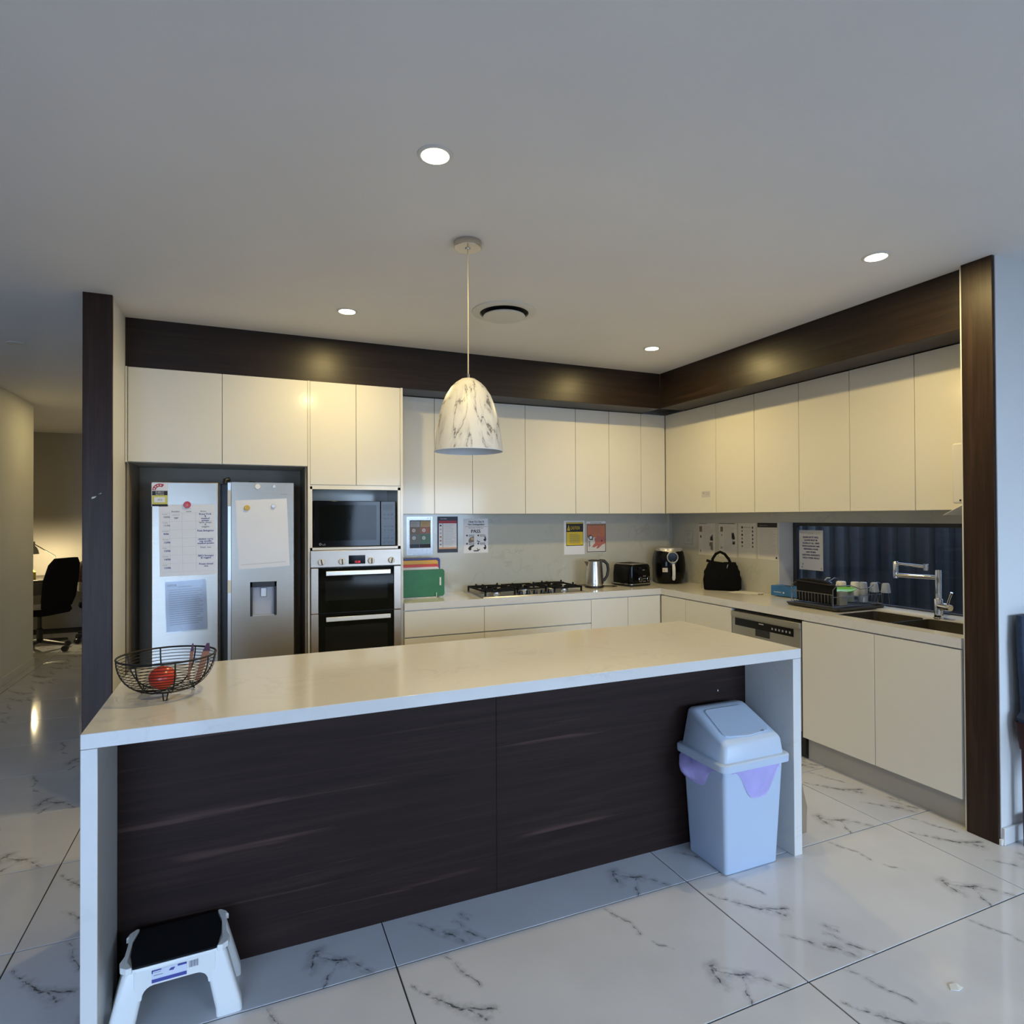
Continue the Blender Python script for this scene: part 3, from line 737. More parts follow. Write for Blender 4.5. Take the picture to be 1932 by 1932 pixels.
for k in range(8): s.rect(0.04, 0.115 + k * 0.118, 0.97, 0.1165 + k * 0.118, 'ink_pale')
s.done()
s = flat('notice_sheet', 'crinkled laminated notice sheet low on the left fridge door', 'paper', (-0.441, 1.104), (-0.223, 1.113), (-0.433, 0.803), PY, 'paper_cool')
s.text('NOTICE', 0.16, 0.10, 0.013, 'ink_black', 'C', maxw=0.22).text('Family & Visitors', 0.48, 0.125, 0.008, 'ink_grey', 'C', maxw=0.4)
s.lines(0.08, 0.93, 0.17, 0.86, 17, 'ink_grey', th=0.010)
s.p[('plastic_edge', 'plastic_sleeve')] = MB().hexa([s.P(-0.02, 1.03, 1.5), s.P(1.02, 1.03, 1.5), s.P(1.02, -0.02, 1.5), s.P(-0.02, -0.02, 1.5), s.P(-0.02, 1.03, 2), s.P(1.02, 1.03, 2), s.P(1.02, -0.02, 2), s.P(-0.02, -0.02, 2)])
s.done()
s = flat('blank_sheet', 'large blank white sheet hung slightly crooked on the right fridge door', 'paper', (-0.057, 1.596), (0.244, 1.611), (-0.039, 1.164), PY, 'paper')
s.rect(0.05, 0.93, 0.93, 0.94, 'paper_dim').done()
s = flat('energy_label', 'energy rating label at the top corner of the fridge', 'sticker', (-0.512, 1.696), (-0.426, 1.697), (-0.512, 1.556), PY, 'paper')
pa = arc(0.5, 0.30, 0.46, 180, 305, 14); pb = arc(0.5, 0.30, 0.24, 305, 180, 14)
ksc = s.w / s.h
ring = [(0.5 + (x - 0.5), 0.30 + (y - 0.30) * ksc) for x, y in pa + pb]
for i in range(14):
    s.poly([ring[i], ring[i + 1], ring[28 - i], ring[29 - i]], 'ink_red', 1)
for a in (195, 222, 250, 278):
    cx, cyy = 0.5 + 0.35 * math.cos(R(a)), 0.30 + 0.35 * ksc * math.sin(R(a))
    st = []
    for k in range(10):
        r_ = 0.075 if k % 2 == 0 else 0.032
        st.append((cx + r_ * math.sin(k * math.pi / 5), cyy - r_ * ksc * math.cos(k * math.pi / 5)))
    s.poly(st, 'paper', 2, 'star')
s.rect(0.03, 0.33, 0.97, 0.52, 'ink_black').rect(0.03, 0.52, 0.97, 0.90, 'ink_lime').rect(0.16, 0.60, 0.82, 0.82, 'paper', 2).rect(0.03, 0.90, 0.97, 0.985, 'ink_black')
s.text('ENERGY', 0.5, 0.42, 0.0085, 'paper', 'C', maxw=0.6).text('RATING', 0.5, 0.505, 0.0085, 'paper', 'C', maxw=0.6).text('473', 0.5, 0.755, 0.012, 'ink_brown', 'C', l=3)
s.done()
def magnet(label, x, z, r, mat, h=0.008, mark=None):
    m = MB(); m.lathe([(r, 0), (r, h * 0.6), (r * 0.85, h), (r * 0.3, h * 1.05)], seg=20)
    m.xform(Matrix.Translation((x, PY - 0.0010, z)) @ Matrix.Rotation(R(90), 4, 'X'))
    o = solo('fridge_magnet', m, mat, label, 'magnet', 'round fridge magnets', smooth=True)
    if mark:
        part('mark', MB().prism([(x - 0.004, z - 0.006), (x + 0.005, z - 0.008), (x + 0.003, z + 0.009)], 1, PY - 0.0010 - h * 1.2, PY - 0.0010 - h * 1.06), mark, o)
magnet('round red magnet holding the menu chart', -0.324, 1.568, 0.020, 'magnet_red', mark='ink_peach')
magnet('yellow round magnet on the blank sheet', 0.009, 1.550, 0.017, 'magnet_yellow', mark='ink_amber')
magnet('small silver magnet on the blank sheet', 0.164, 1.562, 0.013, 'magnet_silver')
magnet('white round magnet at the top of the right fridge door', 0.071, 1.684, 0.018, 'magnet_white')
magnet('small grey magnet near the fridge top right corner', 0.168, 1.686, 0.011, 'magnet_silver')

# ------------------------------------------------------------------ wall cabinets
def wall_cab(label, a, b, cuts, axis):
    if axis == 'y':
        c = thing('wall_cabinet', label, 'cabinet', ((a + b) / 2, (YU + YB) / 2, ZU), group='gloss white wall cabinets')
        part('body', box(a + 0.001, b - 0.001, YU + 0.0195, YB + 0.008, ZU, ZB), 'carcass_white', c)
        for p, q in zip(cuts[:-1], cuts[1:]): door(c, p, q, ZU - 0.002, ZB, YU)
    else:
        c = thing('wall_cabinet', label, 'cabinet', ((XU + XW) / 2, (a + b) / 2, ZU), group='gloss white wall cabinets')
        part('body', box(XU + 0.0195, XW + 0.008, a + 0.001, b - 0.001, ZU, ZB), 'carcass_white', c)
        for p, q in zip(cuts[:-1], cuts[1:]): door(c, p, q, ZU - 0.002, ZB, XU, 'x')
    return c
wall_cab('two-door wall cabinet next to the oven tower, behind the pendant', 0.993, 1.596, (0.993, 1.295, 1.596), 'y')
wall_cab('two-door wall cabinet above the gas cooktop', 1.596, 2.494, (1.596, 2.040, 2.494), 'y')
wall_cab('narrow one-door wall cabinet above the yellow caution sign', 2.494, 2.816, (2.494, 2.816), 'y')
wall_cab('two-door wall cabinet in the inner corner above the toaster', 2.816, 3.392, (2.816, 3.138, 3.392), 'y')
cc = wall_cab('window-side wall cabinet nearest the inner corner, with a small sticker', 3.424, 4.458, (3.424, 3.825, 4.458), 'x')
wall_cab('one-door wall cabinet above the black bag', 3.031, 3.424, (3.031, 3.424), 'x')
wall_cab('wide two-door wall cabinet above the kitchen window', 2.252, 3.031, (2.252, 2.653, 3.031), 'x')
wall_cab('last wall cabinet beside the right timber post', NIB1 + 0.002, 2.252, (NIB1 + 0.002, 2.252), 'x')
s = Sheet(cc, (XU - 0.0004, 3.990, 1.687), (0, -1, 0), (-1, 0, 0), 0.099, 0.05)
s.base('paper_dim', 'sticker').rect(0.1, 0.15, 0.35, 0.45, 'ink_pale').rect(0.45, 0.2, 0.9, 0.3, 'ink_pale').rect(0.5, 0.5, 0.9, 0.6, 'ink_pale').done()

# ------------------------------------------------------------------ base cabinets and worktop
KZ = 0.137; BZ = 0.851
def base_cab(label, a, b, axis, fronts, kick=True):
    """fronts: (name, a0, a1, z0, z1)"""
    if axis == 'y':
        c = thing('base_cabinet', label, 'cabinet', ((a + b) / 2, 4.4, 0), group='gloss white base cabinets')
        part('body', box(a + 0.001, b - 0.001, YC + 0.022, YB + 0.006, KZ, BZ - 0.001), 'carcass_white', c)
        if kick: part('kickboard', box(a + 0.001, b - 0.001, YC + 0.05, YC + 0.066, 0, KZ), 'kick_grey', c)
        for nm, p, q, z0, z1 in fronts: door(c, p, q, z0, z1, YC + 0.002, 'y', nm)
    else:
        c = thing('base_cabinet', label, 'cabinet', (3.35, (a + b) / 2, 0), group='gloss white base cabinets')
        bb = MB()
        if label.find('sink') >= 0:
            bb.box(XC + 0.022, XW + 0.006, a + 0.001, b - 0.001, KZ, 0.62).box(XC + 0.022, XC + 0.05, a + 0.001, b - 0.001, 0.62, BZ - 0.001)
        else:
            bb.box(XC + 0.022, XW + 0.006, a + 0.001, b - 0.001, KZ, BZ - 0.001)
        part('body', bb, 'carcass_white', c)
        if kick: part('kickboard', box(XC + 0.05, XC + 0.066, a + 0.001, b - 0.001, 0, KZ), 'kick_grey', c)
        for nm, p, q, z0, z1 in fronts: door(c, p, q, z0, z1, XC + 0.002, 'x', nm)
    return c
base_cab('drawer unit between the oven tower and the cooktop', 0.993, 1.574, 'y', (('drawer', 0.993, 1.574, 0.665, 0.845), ('drawer', 0.993, 1.574, 0.40, 0.660), ('drawer', 0.993, 1.574, KZ, 0.395)))
base_cab('wide drawer unit under the gas cooktop', 1.574, 2.457, 'y', (('drawer', 1.574, 2.457, 0.665, 0.845), ('drawer', 1.574, 2.457, 0.40, 0.660), ('drawer', 1.574, 2.457, KZ, 0.395)))
base_cab('one-door base cabinet under the kettle', 2.457, 2.794, 'y', (('door', 2.457, 2.794, KZ, 0.845),))
base_cab('inner corner base cabinet under the air fryer', 2.794, 3.131, 'y', (('door', 2.794, 3.106, KZ, 0.845),))
base_cab('base cabinet between the inner corner and the dishwasher', 3.362, 4.156, 'x', (('door', 3.362, 3.853, KZ, 0.845), ('door', 3.853, 4.156, KZ, 0.845)))
base_cab('two-door base cabinet under the sink', NIB1 + 0.002, 2.768, 'x', (('door', NIB1 + 0.002, 2.296, KZ, 0.845), ('door', 2.296, 2.768, KZ, 0.845)))

dw = thing('dishwasher', 'stainless dishwasher with a black control strip under the worktop', 'dishwasher', (3.35, 3.065, 0))
part('body', box(XC + 0.03, XW, 2.772, 3.358, 0.02, 0.838), 'black_plastic', dw)
part('door', box(XC + 0.002, XC + 0.03, 2.776, 3.356, 0.17, 0.828), 'dw_steel', dw, bevel=0.003)
part('top_trim', box(XC - 0.008, XC + 0.002, 2.776, 3.356, 0.795, 0.828), 'dw_steel', dw, bevel=0.002)
cp = part('control_strip', box(XC - 0.0005, XC + 0.002, 2.83, 3.325, 0.735, 0.785), 'black_gloss', dw)
part('handle_recess', box(XC - 0.0015, XC + 0.001, 3.02, 3.14, 0.690, 0.735), 'black_plastic', dw, bevel=0.001)
for k in range(6):
    part('button', box(XC - 0.002, XC - 0.0005, 2.85 + k * 0.028, 2.862 + k * 0.028, 0.752, 0.765), 'ink_grey', cp)
part('maker_badge', box(XC - 0.0018, XC - 0.0005, 3.07, 3.11, 0.770, 0.777), 'ink_pale', cp)
part('kickboard', box(XC + 0.05, XC + 0.066, 2.772, 3.358, 0.0, 0.15), 'black_plastic', dw)

wt = MB(); SX0, SX1, SY0, SY1 = 3.215, 3.560, 1.90, 2.62
z0, z1 = BZ, 0.9
wt.box(0.994, XW - 0.001, YC, YB - 0.001, z0, z1).box(XC, XW - 0.001, SY1, YC, z0, z1).box(XC, SX0, NIB1 + 0.001, SY1, z0, z1).box(SX1, XW - 0.001, NIB1 + 0.001, SY1, z0, z1).box(SX0, SX1, NIB1 + 0.001, SY0, z0, z1)
solo('worktop', wt, 'quartz', 'L-shaped white stone worktop along the back and window walls', 'worktop')
sk = thing('kitchen_sink', 'double-bowl stainless steel sink under the window', 'sink', (3.39, 2.26, 0.69))
def bowl(y0, y1, zb):
    m = MB(); cx, cyy = (SX0 + SX1) / 2, (y0 + y1) / 2; w, d = SX1 - SX0 - 0.003, y1 - y0
    m.loft([rrect(cx, cyy, w, d, 0.03, 0.897), rrect(cx, cyy, w - 0.01, d - 0.01, 0.03, zb + 0.03), rrect(cx, cyy, w - 0.05, d - 0.05, 0.03, zb), rrect(cx, cyy, 0.05, 0.05, 0.024, zb - 0.003)], cap=False)
    m.loft([rrect(cx, cyy, w + 0.002, d + 0.002, 0.03, 0.897), rrect(cx, cyy, w - 0.006, d - 0.006, 0.03, zb + 0.026), rrect(cx, cyy, w - 0.046, d - 0.046, 0.03, zb - 0.004)], cap=False)
    return m
part('bowl', bowl(2.312, 2.618, 0.70), 'sink_steel', sk, smooth=True)
part('bowl', bowl(1.902, 2.288, 0.70), 'sink_steel', sk, smooth=True)
part('divider', box(SX0, SX1, 2.288, 2.312, 0.80, 0.893), 'steel_plain', sk, bevel=0.004)
for yy in (2.465, 2.095):
    part('drain', MB().lathe([(0.035, 0.698), (0.035, 0.701), (0.02, 0.702), (0.004, 0.700)], 3.39, yy, 20), 'chrome', sk, smooth=True)

fa = thing('kitchen_tap', 'chrome kitchen tap with a folded double-jointed spout', 'tap', (3.588, 2.255, 0.9))
part('base', MB().lathe([(0.026, 0.9), (0.026, 0.906), (0.023, 0.910), (0.023, 1.010), (0.019, 1.016)], 3.588, 2.255, 24), 'chrome', fa, smooth=True)
part('column', MB().lathe([(0.0165, 1.01), (0.0165, 1.172), (0.015, 1.176)], 3.588, 2.255, 24), 'chrome', fa, smooth=True)
sp_ = part('spout', MB().tube([(3.588, 2.255, 1.132), (3.586, 2.500, 1.126)], 0.0125, 16), 'chrome', fa, smooth=True)
part('joint', MB().lathe([(0.0145, 1.108), (0.0145, 1.205), (0.012, 1.209)], 3.586, 2.502, 20), 'chrome', sp_, smooth=True)
part('spout', MB().tube([(3.586, 2.502, 1.194), (3.560, 2.315, 1.190)], 0.0095, 16), 'chrome', fa, smooth=True)
part('outlet', MB().lathe([(0.013, 1.170), (0.013, 1.205), (0.011, 1.207)], 3.558, 2.305, 20), 'chrome', fa, smooth=True)
lv = part('lever', MB().tube([(3.588, 2.255, 0.972), (3.572, 2.20, 0.972), (3.567, 2.178, 0.972)], [0.021, 0.021, 0.018], 18), 'chrome', fa, smooth=True)
part('lever_handle', MB().tube([(3.568, 2.195, 0.985), (3.565, 2.183, 1.020), (3.562, 2.168, 1.058)], [0.007, 0.006, 0.007], 12), 'chrome', lv, smooth=True)

# ------------------------------------------------------------------ gas cooktop
ck = thing('gas_cooktop', 'five-burner gas cooktop with black trivets', 'cooktop', (2.005, 4.40, 0.9))
CX0, CX1, CY0, CY1 = 1.568, 2.440, 4.172, 4.615
part('tray', MB().loft([rrect((CX0 + CX1) / 2, (CY0 + CY1) / 2, CX1 - CX0, CY1 - CY0, 0.012, 0.9005), rrect((CX0 + CX1) / 2, (CY0 + CY1) / 2, CX1 - CX0 - 0.006, CY1 - CY0 - 0.006, 0.010, 0.908)]), 'steel_plain', ck, smooth=True)
for bx, by, r_ in ((1.72, 4.30, 0.036), (1.72, 4.50, 0.045), (2.005, 4.44, 0.062), (2.29, 4.30, 0.034), (2.29, 4.50, 0.042)):
    b_ = part('burner', MB().lathe([(r_ * 1.25, 0.908), (r_ * 1.2, 0.914), (r_, 0.916), (r_, 0.926)], bx, by, 24), 'steel_plain', ck, smooth=True)
    part('burner_cap', MB().lathe([(r_ * 0.95, 0.926), (r_ * 0.92, 0.934), (r_ * 0.5, 0.936)], bx, by, 24), 'cast_iron', b_, smooth=True)
for k, (a, b) in enumerate(((1.600, 1.845), (1.880, 2.130), (2.165, 2.410))):
    g_ = MB(); y0, y1 = (4.215, 4.600) if k != 1 else (4.270, 4.600)
    zt = 0.948
    g_.box(a, b, y0, y0 + 0.010, zt - 0.012, zt).box(a, b, y1 - 0.010, y1, zt - 0.012, zt).box(a, a + 0.010, y0, y1, zt - 0.012, zt).box(b - 0.010, b, y0, y1, zt - 0.012, zt)
    for (fx, fy) in ((a, y0), (b - 0.012, y0), (a, y1 - 0.012), (b - 0.012, y1 - 0.012)): g_.box(fx, fx + 0.012, fy, fy + 0.012, 0.909, zt)
    cxm = (a + b) / 2
    bs = (4.30, 4.50) if k != 1 else (4.44,)
    for by in bs:
        r0 = 0.022
        for s0 in (-1, 1):
            xe = a + 0.01 if s0 < 0 else b - 0.01
            x_a, x_b = sorted((xe, cxm + s0 * r0)); g_.box(x_a, x_b, by - 0.005, by + 0.005, zt - 0.012, zt + 0.006)
        for s0 in (-1, 1):
            ye = min(by + 0.10, y1) if s0 > 0 else max(by - 0.10, y0)
            y_a, y_b = sorted((ye, by + s0 * r0)); g_.box(cxm - 0.005, cxm + 0.005, y_a, y_b, zt - 0.012, zt + 0.006)
        g_.box(a + 0.030, a + 0.040, by - 0.006, by + 0.006, zt, zt + 0.022).box(b - 0.040, b - 0.030, by - 0.006, by + 0.006, zt, zt + 0.022)
    part('trivet', g_, 'cast_iron', ck, bevel=0.0012, seg=1)
for k in range(5):
    kx = 1.885 + k * 0.060
    kn = part('knob', MB().lathe([(0.019, 0.908), (0.019, 0.912), (0.016, 0.914), (0.0145, 0.934), (0.012, 0.936)], kx, 4.215, 20), 'black_plastic', ck, smooth=True)
    part('knob_mark', box(kx - 0.0018, kx + 0.0018, 4.200, 4.2025, 0.914, 0.935), 'chrome', kn)

# ------------------------------------------------------------------ worktop things
# chopping boards in a rack beside the tower
rk = thing('board_rack', 'low wire rack holding the coloured chopping boards', 'rack', (1.18, 4.46, 0.9))
m = MB()
for yy in (4.385, 4.425, 4.465, 4.505, 4.545):
    m.tube([(1.03, yy, 0.9035), (1.285, yy, 0.9035)], 0.0025, 6)
    m.tube([(1.285, yy, 0.9035), (1.285, yy, 0.935)], 0.0025, 6)
m.tube([(1.04, 4.380, 0.9035), (1.04, 4.55, 0.9035)], 0.003, 6); m.tube([(1.27, 4.380, 0.9035), (1.27, 4.55, 0.9035)], 0.003, 6)
part('wire_frame', m, 'magnet_white', rk, smooth=True)
def board(label, x0, x1, y, z1, mat, slot=False, t=0.012, z0=0.9065):
    b = thing('chopping_board', label, 'chopping board', ((x0 + x1) / 2, y, z0), group='coloured chopping boards')
    r = 0.012
    pl = [(x1 - r, z0), (x1, z0 + r), (x1, z1 - r), (x1 - r, z1), (x0 + r, z1), (x0, z1 - r), (x0, z0 + r), (x0 + r, z0)]
    part('board', MB().prism(pl, 1, y, y + t), mat, b, bevel=0.002)
    if slot:
        part('handle_slot', MB().prism([(x1 - 0.038, 0.985), (x1 - 0.026, 0.985), (x1 - 0.026, 1.045), (x1 - 0.038, 1.045)], 1, y - 0.0006, y + 0.002), 'board_white', b, bevel=0.0005, label='pale slot in the board')
board('green chopping board at the front of the rack', 1.010, 1.352, 4.402, 1.104, 'board_green', True)
board('white chopping board behind the green one', 1.000, 1.320, 4.432, 1.120, 'board_white')
board('red chopping board between the white and yellow ones', 1.000, 1.325, 4.462, 1.138, 'board_red')
board('yellow chopping board in front of the blue one', 1.000, 1.330, 4.492, 1.166, 'board_yellow')
board('dark blue chopping board at the back of the rack', 1.000, 1.355, 4.522, 1.180, 'board_blue')

# kettle
kt = thing('electric_kettle', 'brushed steel electric kettle with a black handle', 'kettle', (2.655, 4.445, 0.9), R(-20), local=True)
part('base', MB().lathe([(0.076, 0.001), (0.078, 0.006), (0.076, 0.016), (0.072, 0.020)], seg=32), 'black_plastic', kt, smooth=True)
part('body', MB().lathe([(0.072, 0.020), (0.072, 0.028), (0.070, 0.06), (0.062, 0.16), (0.056, 0.215), (0.052, 0.219)], seg=40), 'kettle_steel', kt, smooth=True)
part('chrome_band', MB().lathe([(0.0735, 0.018), (0.0735, 0.027), (0.070, 0.0285)], seg=36), 'chrome', kt, smooth=True)
part('lid', MB().lathe([(0.052, 0.218), (0.050, 0.226), (0.030, 0.230), (0.010, 0.231)], seg=28), 'black_plastic', kt, smooth=True)
part('spout', MB().hexa([(-0.052, -0.018, 0.165), (-0.056, 0, 0.15), (-0.052, 0.018, 0.165), (-0.050, 0, 0.17), (-0.050, -0.024, 0.214), (-0.083, 0, 0.216), (-0.050, 0.024, 0.214), (-0.045, 0, 0.214)]), 'kettle_steel', kt)
part('handle', MB().tube([(0.045, 0, 0.222), (0.085, 0, 0.218), (0.112, 0, 0.190), (0.118, 0, 0.145), (0.108, 0, 0.095), (0.085, 0, 0.060), (0.068, 0, 0.055)], [0.012, 0.013, 0.012, 0.011, 0.011, 0.012, 0.012], 12), 'black_plastic', kt, smooth=True)
part('back_panel', MB().hexa([(0.060, -0.020, 0.03), (0.078, -0.016, 0.03), (0.078, 0.016, 0.03), (0.060, 0.020, 0.03), (0.046, -0.018, 0.222), (0.064, -0.015, 0.222), (0.064, 0.015, 0.222), (0.046, 0.018, 0.222)]), 'black_plastic', kt, bevel=0.003)
s = Sheet(kt, (-0.012, -0.0735, 0.062), (1, 0, 0), (0, -1, 0), 0.024, 0.006); s.rect(0, 0.3, 1, 0.7, 'ink_grey', 1, 'maker_badge').done()
cordm = MB().tube([(2.70, 4.45, 0.9035), (2.80, 4.40, 0.9035), (2.86, 4.42, 0.9035), (2.83, 4.47, 0.9035), (2.78, 4.50, 0.9035), (2.75, 4.58, 0.9035), (2.62, 4.62, 0.904), (2.46, 4.62, 0.904)], 0.003, 6)
part('power_cord', cordm.xform((Matrix.Translation((2.655, 4.445, 0.9)) @ Matrix.Rotation(R(-20), 4, 'Z')).inverted()), 'black_plastic', kt, smooth=True)

# toaster
to = thing('toaster', 'black four-slice toaster with two chrome dials', 'toaster', (3.035, 4.462, 0.9), R(10), local=True)
w, d, h = 0.235, 0.235, 0.182
part('base', MB().loft([rrect(0, 0, w - 0.02, d - 0.02, 0.02, 0.002), rrect(0, 0, w, d, 0.02, 0.008), rrect(0, 0, w, d, 0.02, 0.022)]), 'black_plastic', to, smooth=True)
part('body', MB().loft([rrect(0, 0, w - 0.004, d - 0.004, 0.022, 0.022), rrect(0, 0, w - 0.002, d - 0.002, 0.024, 0.10), rrect(0, 0, w - 0.010, d - 0.012, 0.026, h - 0.012), rrect(0, 0, w - 0.026, d - 0.03, 0.03, h)]), 'black_gloss', to, smooth=True)
part('top_plate', MB().loft([rrect(0, 0, w - 0.035, d - 0.04, 0.02, h), rrect(0, 0, w - 0.045, d - 0.05, 0.02, h + 0.006)]), 'steel_plain', to, smooth=True)
for yy in (-0.055, 0.0, 0.045, 0.085):
    part('bread_slot', box(-0.085, 0.085, yy - 0.012, yy + 0.012, h + 0.0055, h + 0.0072), 'black_matte', to)
part('chrome_band', MB().loft([rrect(0, 0, w + 0.002, d + 0.002, 0.02, 0.018), rrect(0, 0, w + 0.002, d + 0.002, 0.02, 0.023)]), 'chrome', to, smooth=True)
for xx in (-0.012, 0.082):
    kn = part('dial', MB().lathe([(0.021, 0), (0.021, 0.006), (0.017, 0.016), (0.014, 0.017)], seg=24).xform(Matrix.Translation((xx, -d / 2 + 0.003, 0.058)) @ Matrix.Rotation(R(90), 4, 'X')), 'black_plastic', to, smooth=True)
    part('dial_ring', MB().tube([(xx + 0.019 * math.cos(a), -d / 2 - 0.004, 0.058 + 0.019 * math.sin(a)) for a in [2 * math.pi * i / 24 for i in range(24)]], 0.0024, 6, closed=True), 'chrome', kn, smooth=True)
    part('dial_grip', box(xx - 0.003, xx + 0.003, -d / 2 - 0.018, -d / 2 - 0.012, 0.045, 0.071), 'chrome', kn)
for zz in (0.040, 0.062, 0.084):
    for xx in (0.026, 0.044):
        part('button', box(xx - 0.004, xx + 0.004, -d / 2 - 0.0015, -d / 2 + 0.003, zz - 0.004, zz + 0.004), 'ink_grey', to)
s = Sheet(to, (0.01, -d / 2 - 0.001, 0.138), (1, 0, 0), (0, -1, 0), 0.026, 0.006); s.rect(0, 0.2, 1, 0.8, 'ink_pale', 1, 'maker_badge').done()
for xx in (-0.02, 0.08):
    part('lever', box(xx - 0.012, xx + 0.012, -d / 2 - 0.014, -d / 2 + 0.002, 0.148, 0.156), 'black_plastic', to, bevel=0.003)

# air fryer
af = thing('air_fryer', 'black egg-shaped air fryer with a silver dial surround', 'air fryer', (3.435, 4.475, 0.9), R(-24), local=True)
part('body', MB().loft([rrect(0, 0, 2 * a, 2 * a, a * 0.75, z, 8) for a, z in ((0.10, 0.001), (0.112, 0.008), (0.124, 0.05), (0.134, 0.11), (0.136, 0.17), (0.130, 0.23), (0.120, 0.275), (0.105, 0.296))]), 'black_gloss', af, smooth=True, angle=60)
part('top', MB().loft([rrect(0, 0, 2 * a, 2 * a, a * 0.75, z, 8) for a, z in ((0.113, 0.285), (0.108, 0.300), (0.094, 0.311), (0.06, 0.316), (0.02, 0.317))]), 'fryer_silver', af, smooth=True, angle=60)
mk = MB()   # silver bib around the dial following the front
def front_y(z): 
    t = [(0.11, 0.134), (0.17, 0.136), (0.23, 0.130), (0.275, 0.120), (0.30, 0.108)]
    for (za, aa), (zb, ab) in zip(t[:-1], t[1:]):
        if za <= z <= zb: return -(aa + (ab - aa) * (z - za) / (zb - za))
    return -0.134
prof = [(0.310, 0.098), (0.295, 0.094), (0.282, 0.075), (0.268, 0.060), (0.245, 0.058), (0.225, 0.058), (0.205, 0.048), (0.192, 0.032), (0.186, 0.012)]
rows = []
for z, hw in prof:
    rows.append([(hw * k / 6, front_y(min(z, 0.3)) - 0.003 + 0.010 * (abs(hw * k / 6) / 0.1) ** 2 * 3, z) for k in range(-6, 7)])
mk.loft(rows, cap=False, closed=False)
mk.loft([[(x, y + 0.012, z) for x, y, z in r] for r in rows], cap=False, closed=False)
part('dial_surround', mk, 'fryer_silver', af, smooth=True, angle=70)
rot90 = Matrix.Rotation(R(90), 4, 'X')
part('dial', MB().lathe([(0.044, 0), (0.044, 0.008), (0.040, 0.014), (0.036, 0.014), (0.034, 0.008), (0.01, 0.008)], seg=32).xform(Matrix.Translation((0, -0.128, 0.232)) @ rot90), 'black_gloss', af, smooth=True)
part('dial_ring', MB().tube([(0.045 * math.cos(a), -0.139, 0.232 + 0.045 * math.sin(a)) for a in [2 * math.pi * i / 32 for i in range(32)]], 0.006, 8, closed=True), 'fryer_silver', af, smooth=True)
part('basket_handle', MB().tube([(0.004, -0.150, 0.172), (0.004, -0.164, 0.150), (0.004, -0.168, 0.10), (0.004, -0.162, 0.055), (0.004, -0.154, 0.040)], [0.011, 0.014, 0.014, 0.015, 0.010], 12), 'fryer_handle', af, smooth=True)
part('handle_mount', MB().tube([(0.004, -0.125, 0.165), (0.004, -0.152, 0.165)], 0.012, 10), 'black_plastic', af, smooth=True)
s = Sheet(af, (-0.088, -0.1405, 0.142), (1, 0.06, 0), (0, -1, 0), 0.046, 0.036); s.base('paper_dim', 'sticker').rect(0.1, 0.25, 0.5, 0.75, 'ink_amber').done()

# black lunch bag
bg_ = thing('lunch_bag', 'black soft lunch bag with a carry handle, standing by the splashback', 'bag', (3.475, 3.855, 0.9), math.atan2(-0.18, 0.16), local=True)
rings = []
for z, w_, d_, r_ in ((0.001, 0.255, 0.12, 0.03), (0.01, 0.275, 0.13, 0.04), (0.09, 0.28, 0.135, 0.05), (0.15, 0.262, 0.115, 0.05), (0.195, 0.225, 0.075, 0.035), (0.218, 0.19, 0.035, 0.016)):
    rings.append([(x + 0.006 * math.sin(7 * z * 10 + i), y, zz + (0.012 * (x / 0.1) if z > 0.2 else 0) * -1) for i, (x, y, zz) in enumerate(rrect(0, 0, w_, d_, r_, z, 5))])
part('body', MB().loft(rings), 'fabric_black', bg_, smooth=True, angle=60)
part('handle', MB().tube([(-0.075, 0, 0.205), (-0.070, -0.004, 0.245), (-0.045, -0.006, 0.285), (-0.012, -0.006, 0.302), (0.022, -0.004, 0.285), (0.052, 0, 0.245), (0.068, 0, 0.205)], 0.011, 10), 'fabric_black', bg_, smooth=True)
part('zip_tab', MB().tube([(-0.118, 0, 0.232), (-0.085, 0, 0.222)], 0.011, 8), 'fabric_black', bg_, smooth=True)
part('side_pocket', MB().loft([rrect(0.07, -0.02, 0.12, 0.10, 0.03, 0.10), rrect(0.065, -0.02, 0.11, 0.08, 0.03, 0.18), rrect(0.06, -0.01, 0.09, 0.04, 0.018, 0.222)]), 'fabric_black', bg_, smooth=True, angle=60)
part('buckle', MB().tube([(0.052, -0.052, 0.205), (0.046, -0.058, 0.19), (0.045, -0.060, 0.176)], 0.003, 6), 'chrome', bg_, smooth=True)
part('zip_pull', MB().tube([(-0.135, -0.03, 0.13), (-0.145, -0.04, 0.07), (-0.148, -0.045, 0.012)], 0.004, 6), 'kraft_brown', bg_, smooth=True)

# loose papers by the bag
pp = thing('loose_papers', 'few loose white papers lying beside the black bag', 'paper', (3.50, 3.61, 0.9))
for (cx_, cy_, a, zz) in ((3.505, 3.615, 25, 0.9012), (3.49, 3.63, 12, 0.9022)):
    m = MB().box(-0.075, 0.075, -0.10, 0.10, 0, 0.0008).xform(Matrix.Translation((cx_, cy_, zz)) @ Matrix.Rotation(R(a), 4, 'Z'))
    part('sheet', m, 'paper', pp)
part('pencil_stub', MB().tube([(3.525, 3.478, 0.9045), (3.50, 3.505, 0.9045)], 0.003, 6), 'ink_brown', pp, smooth=True)

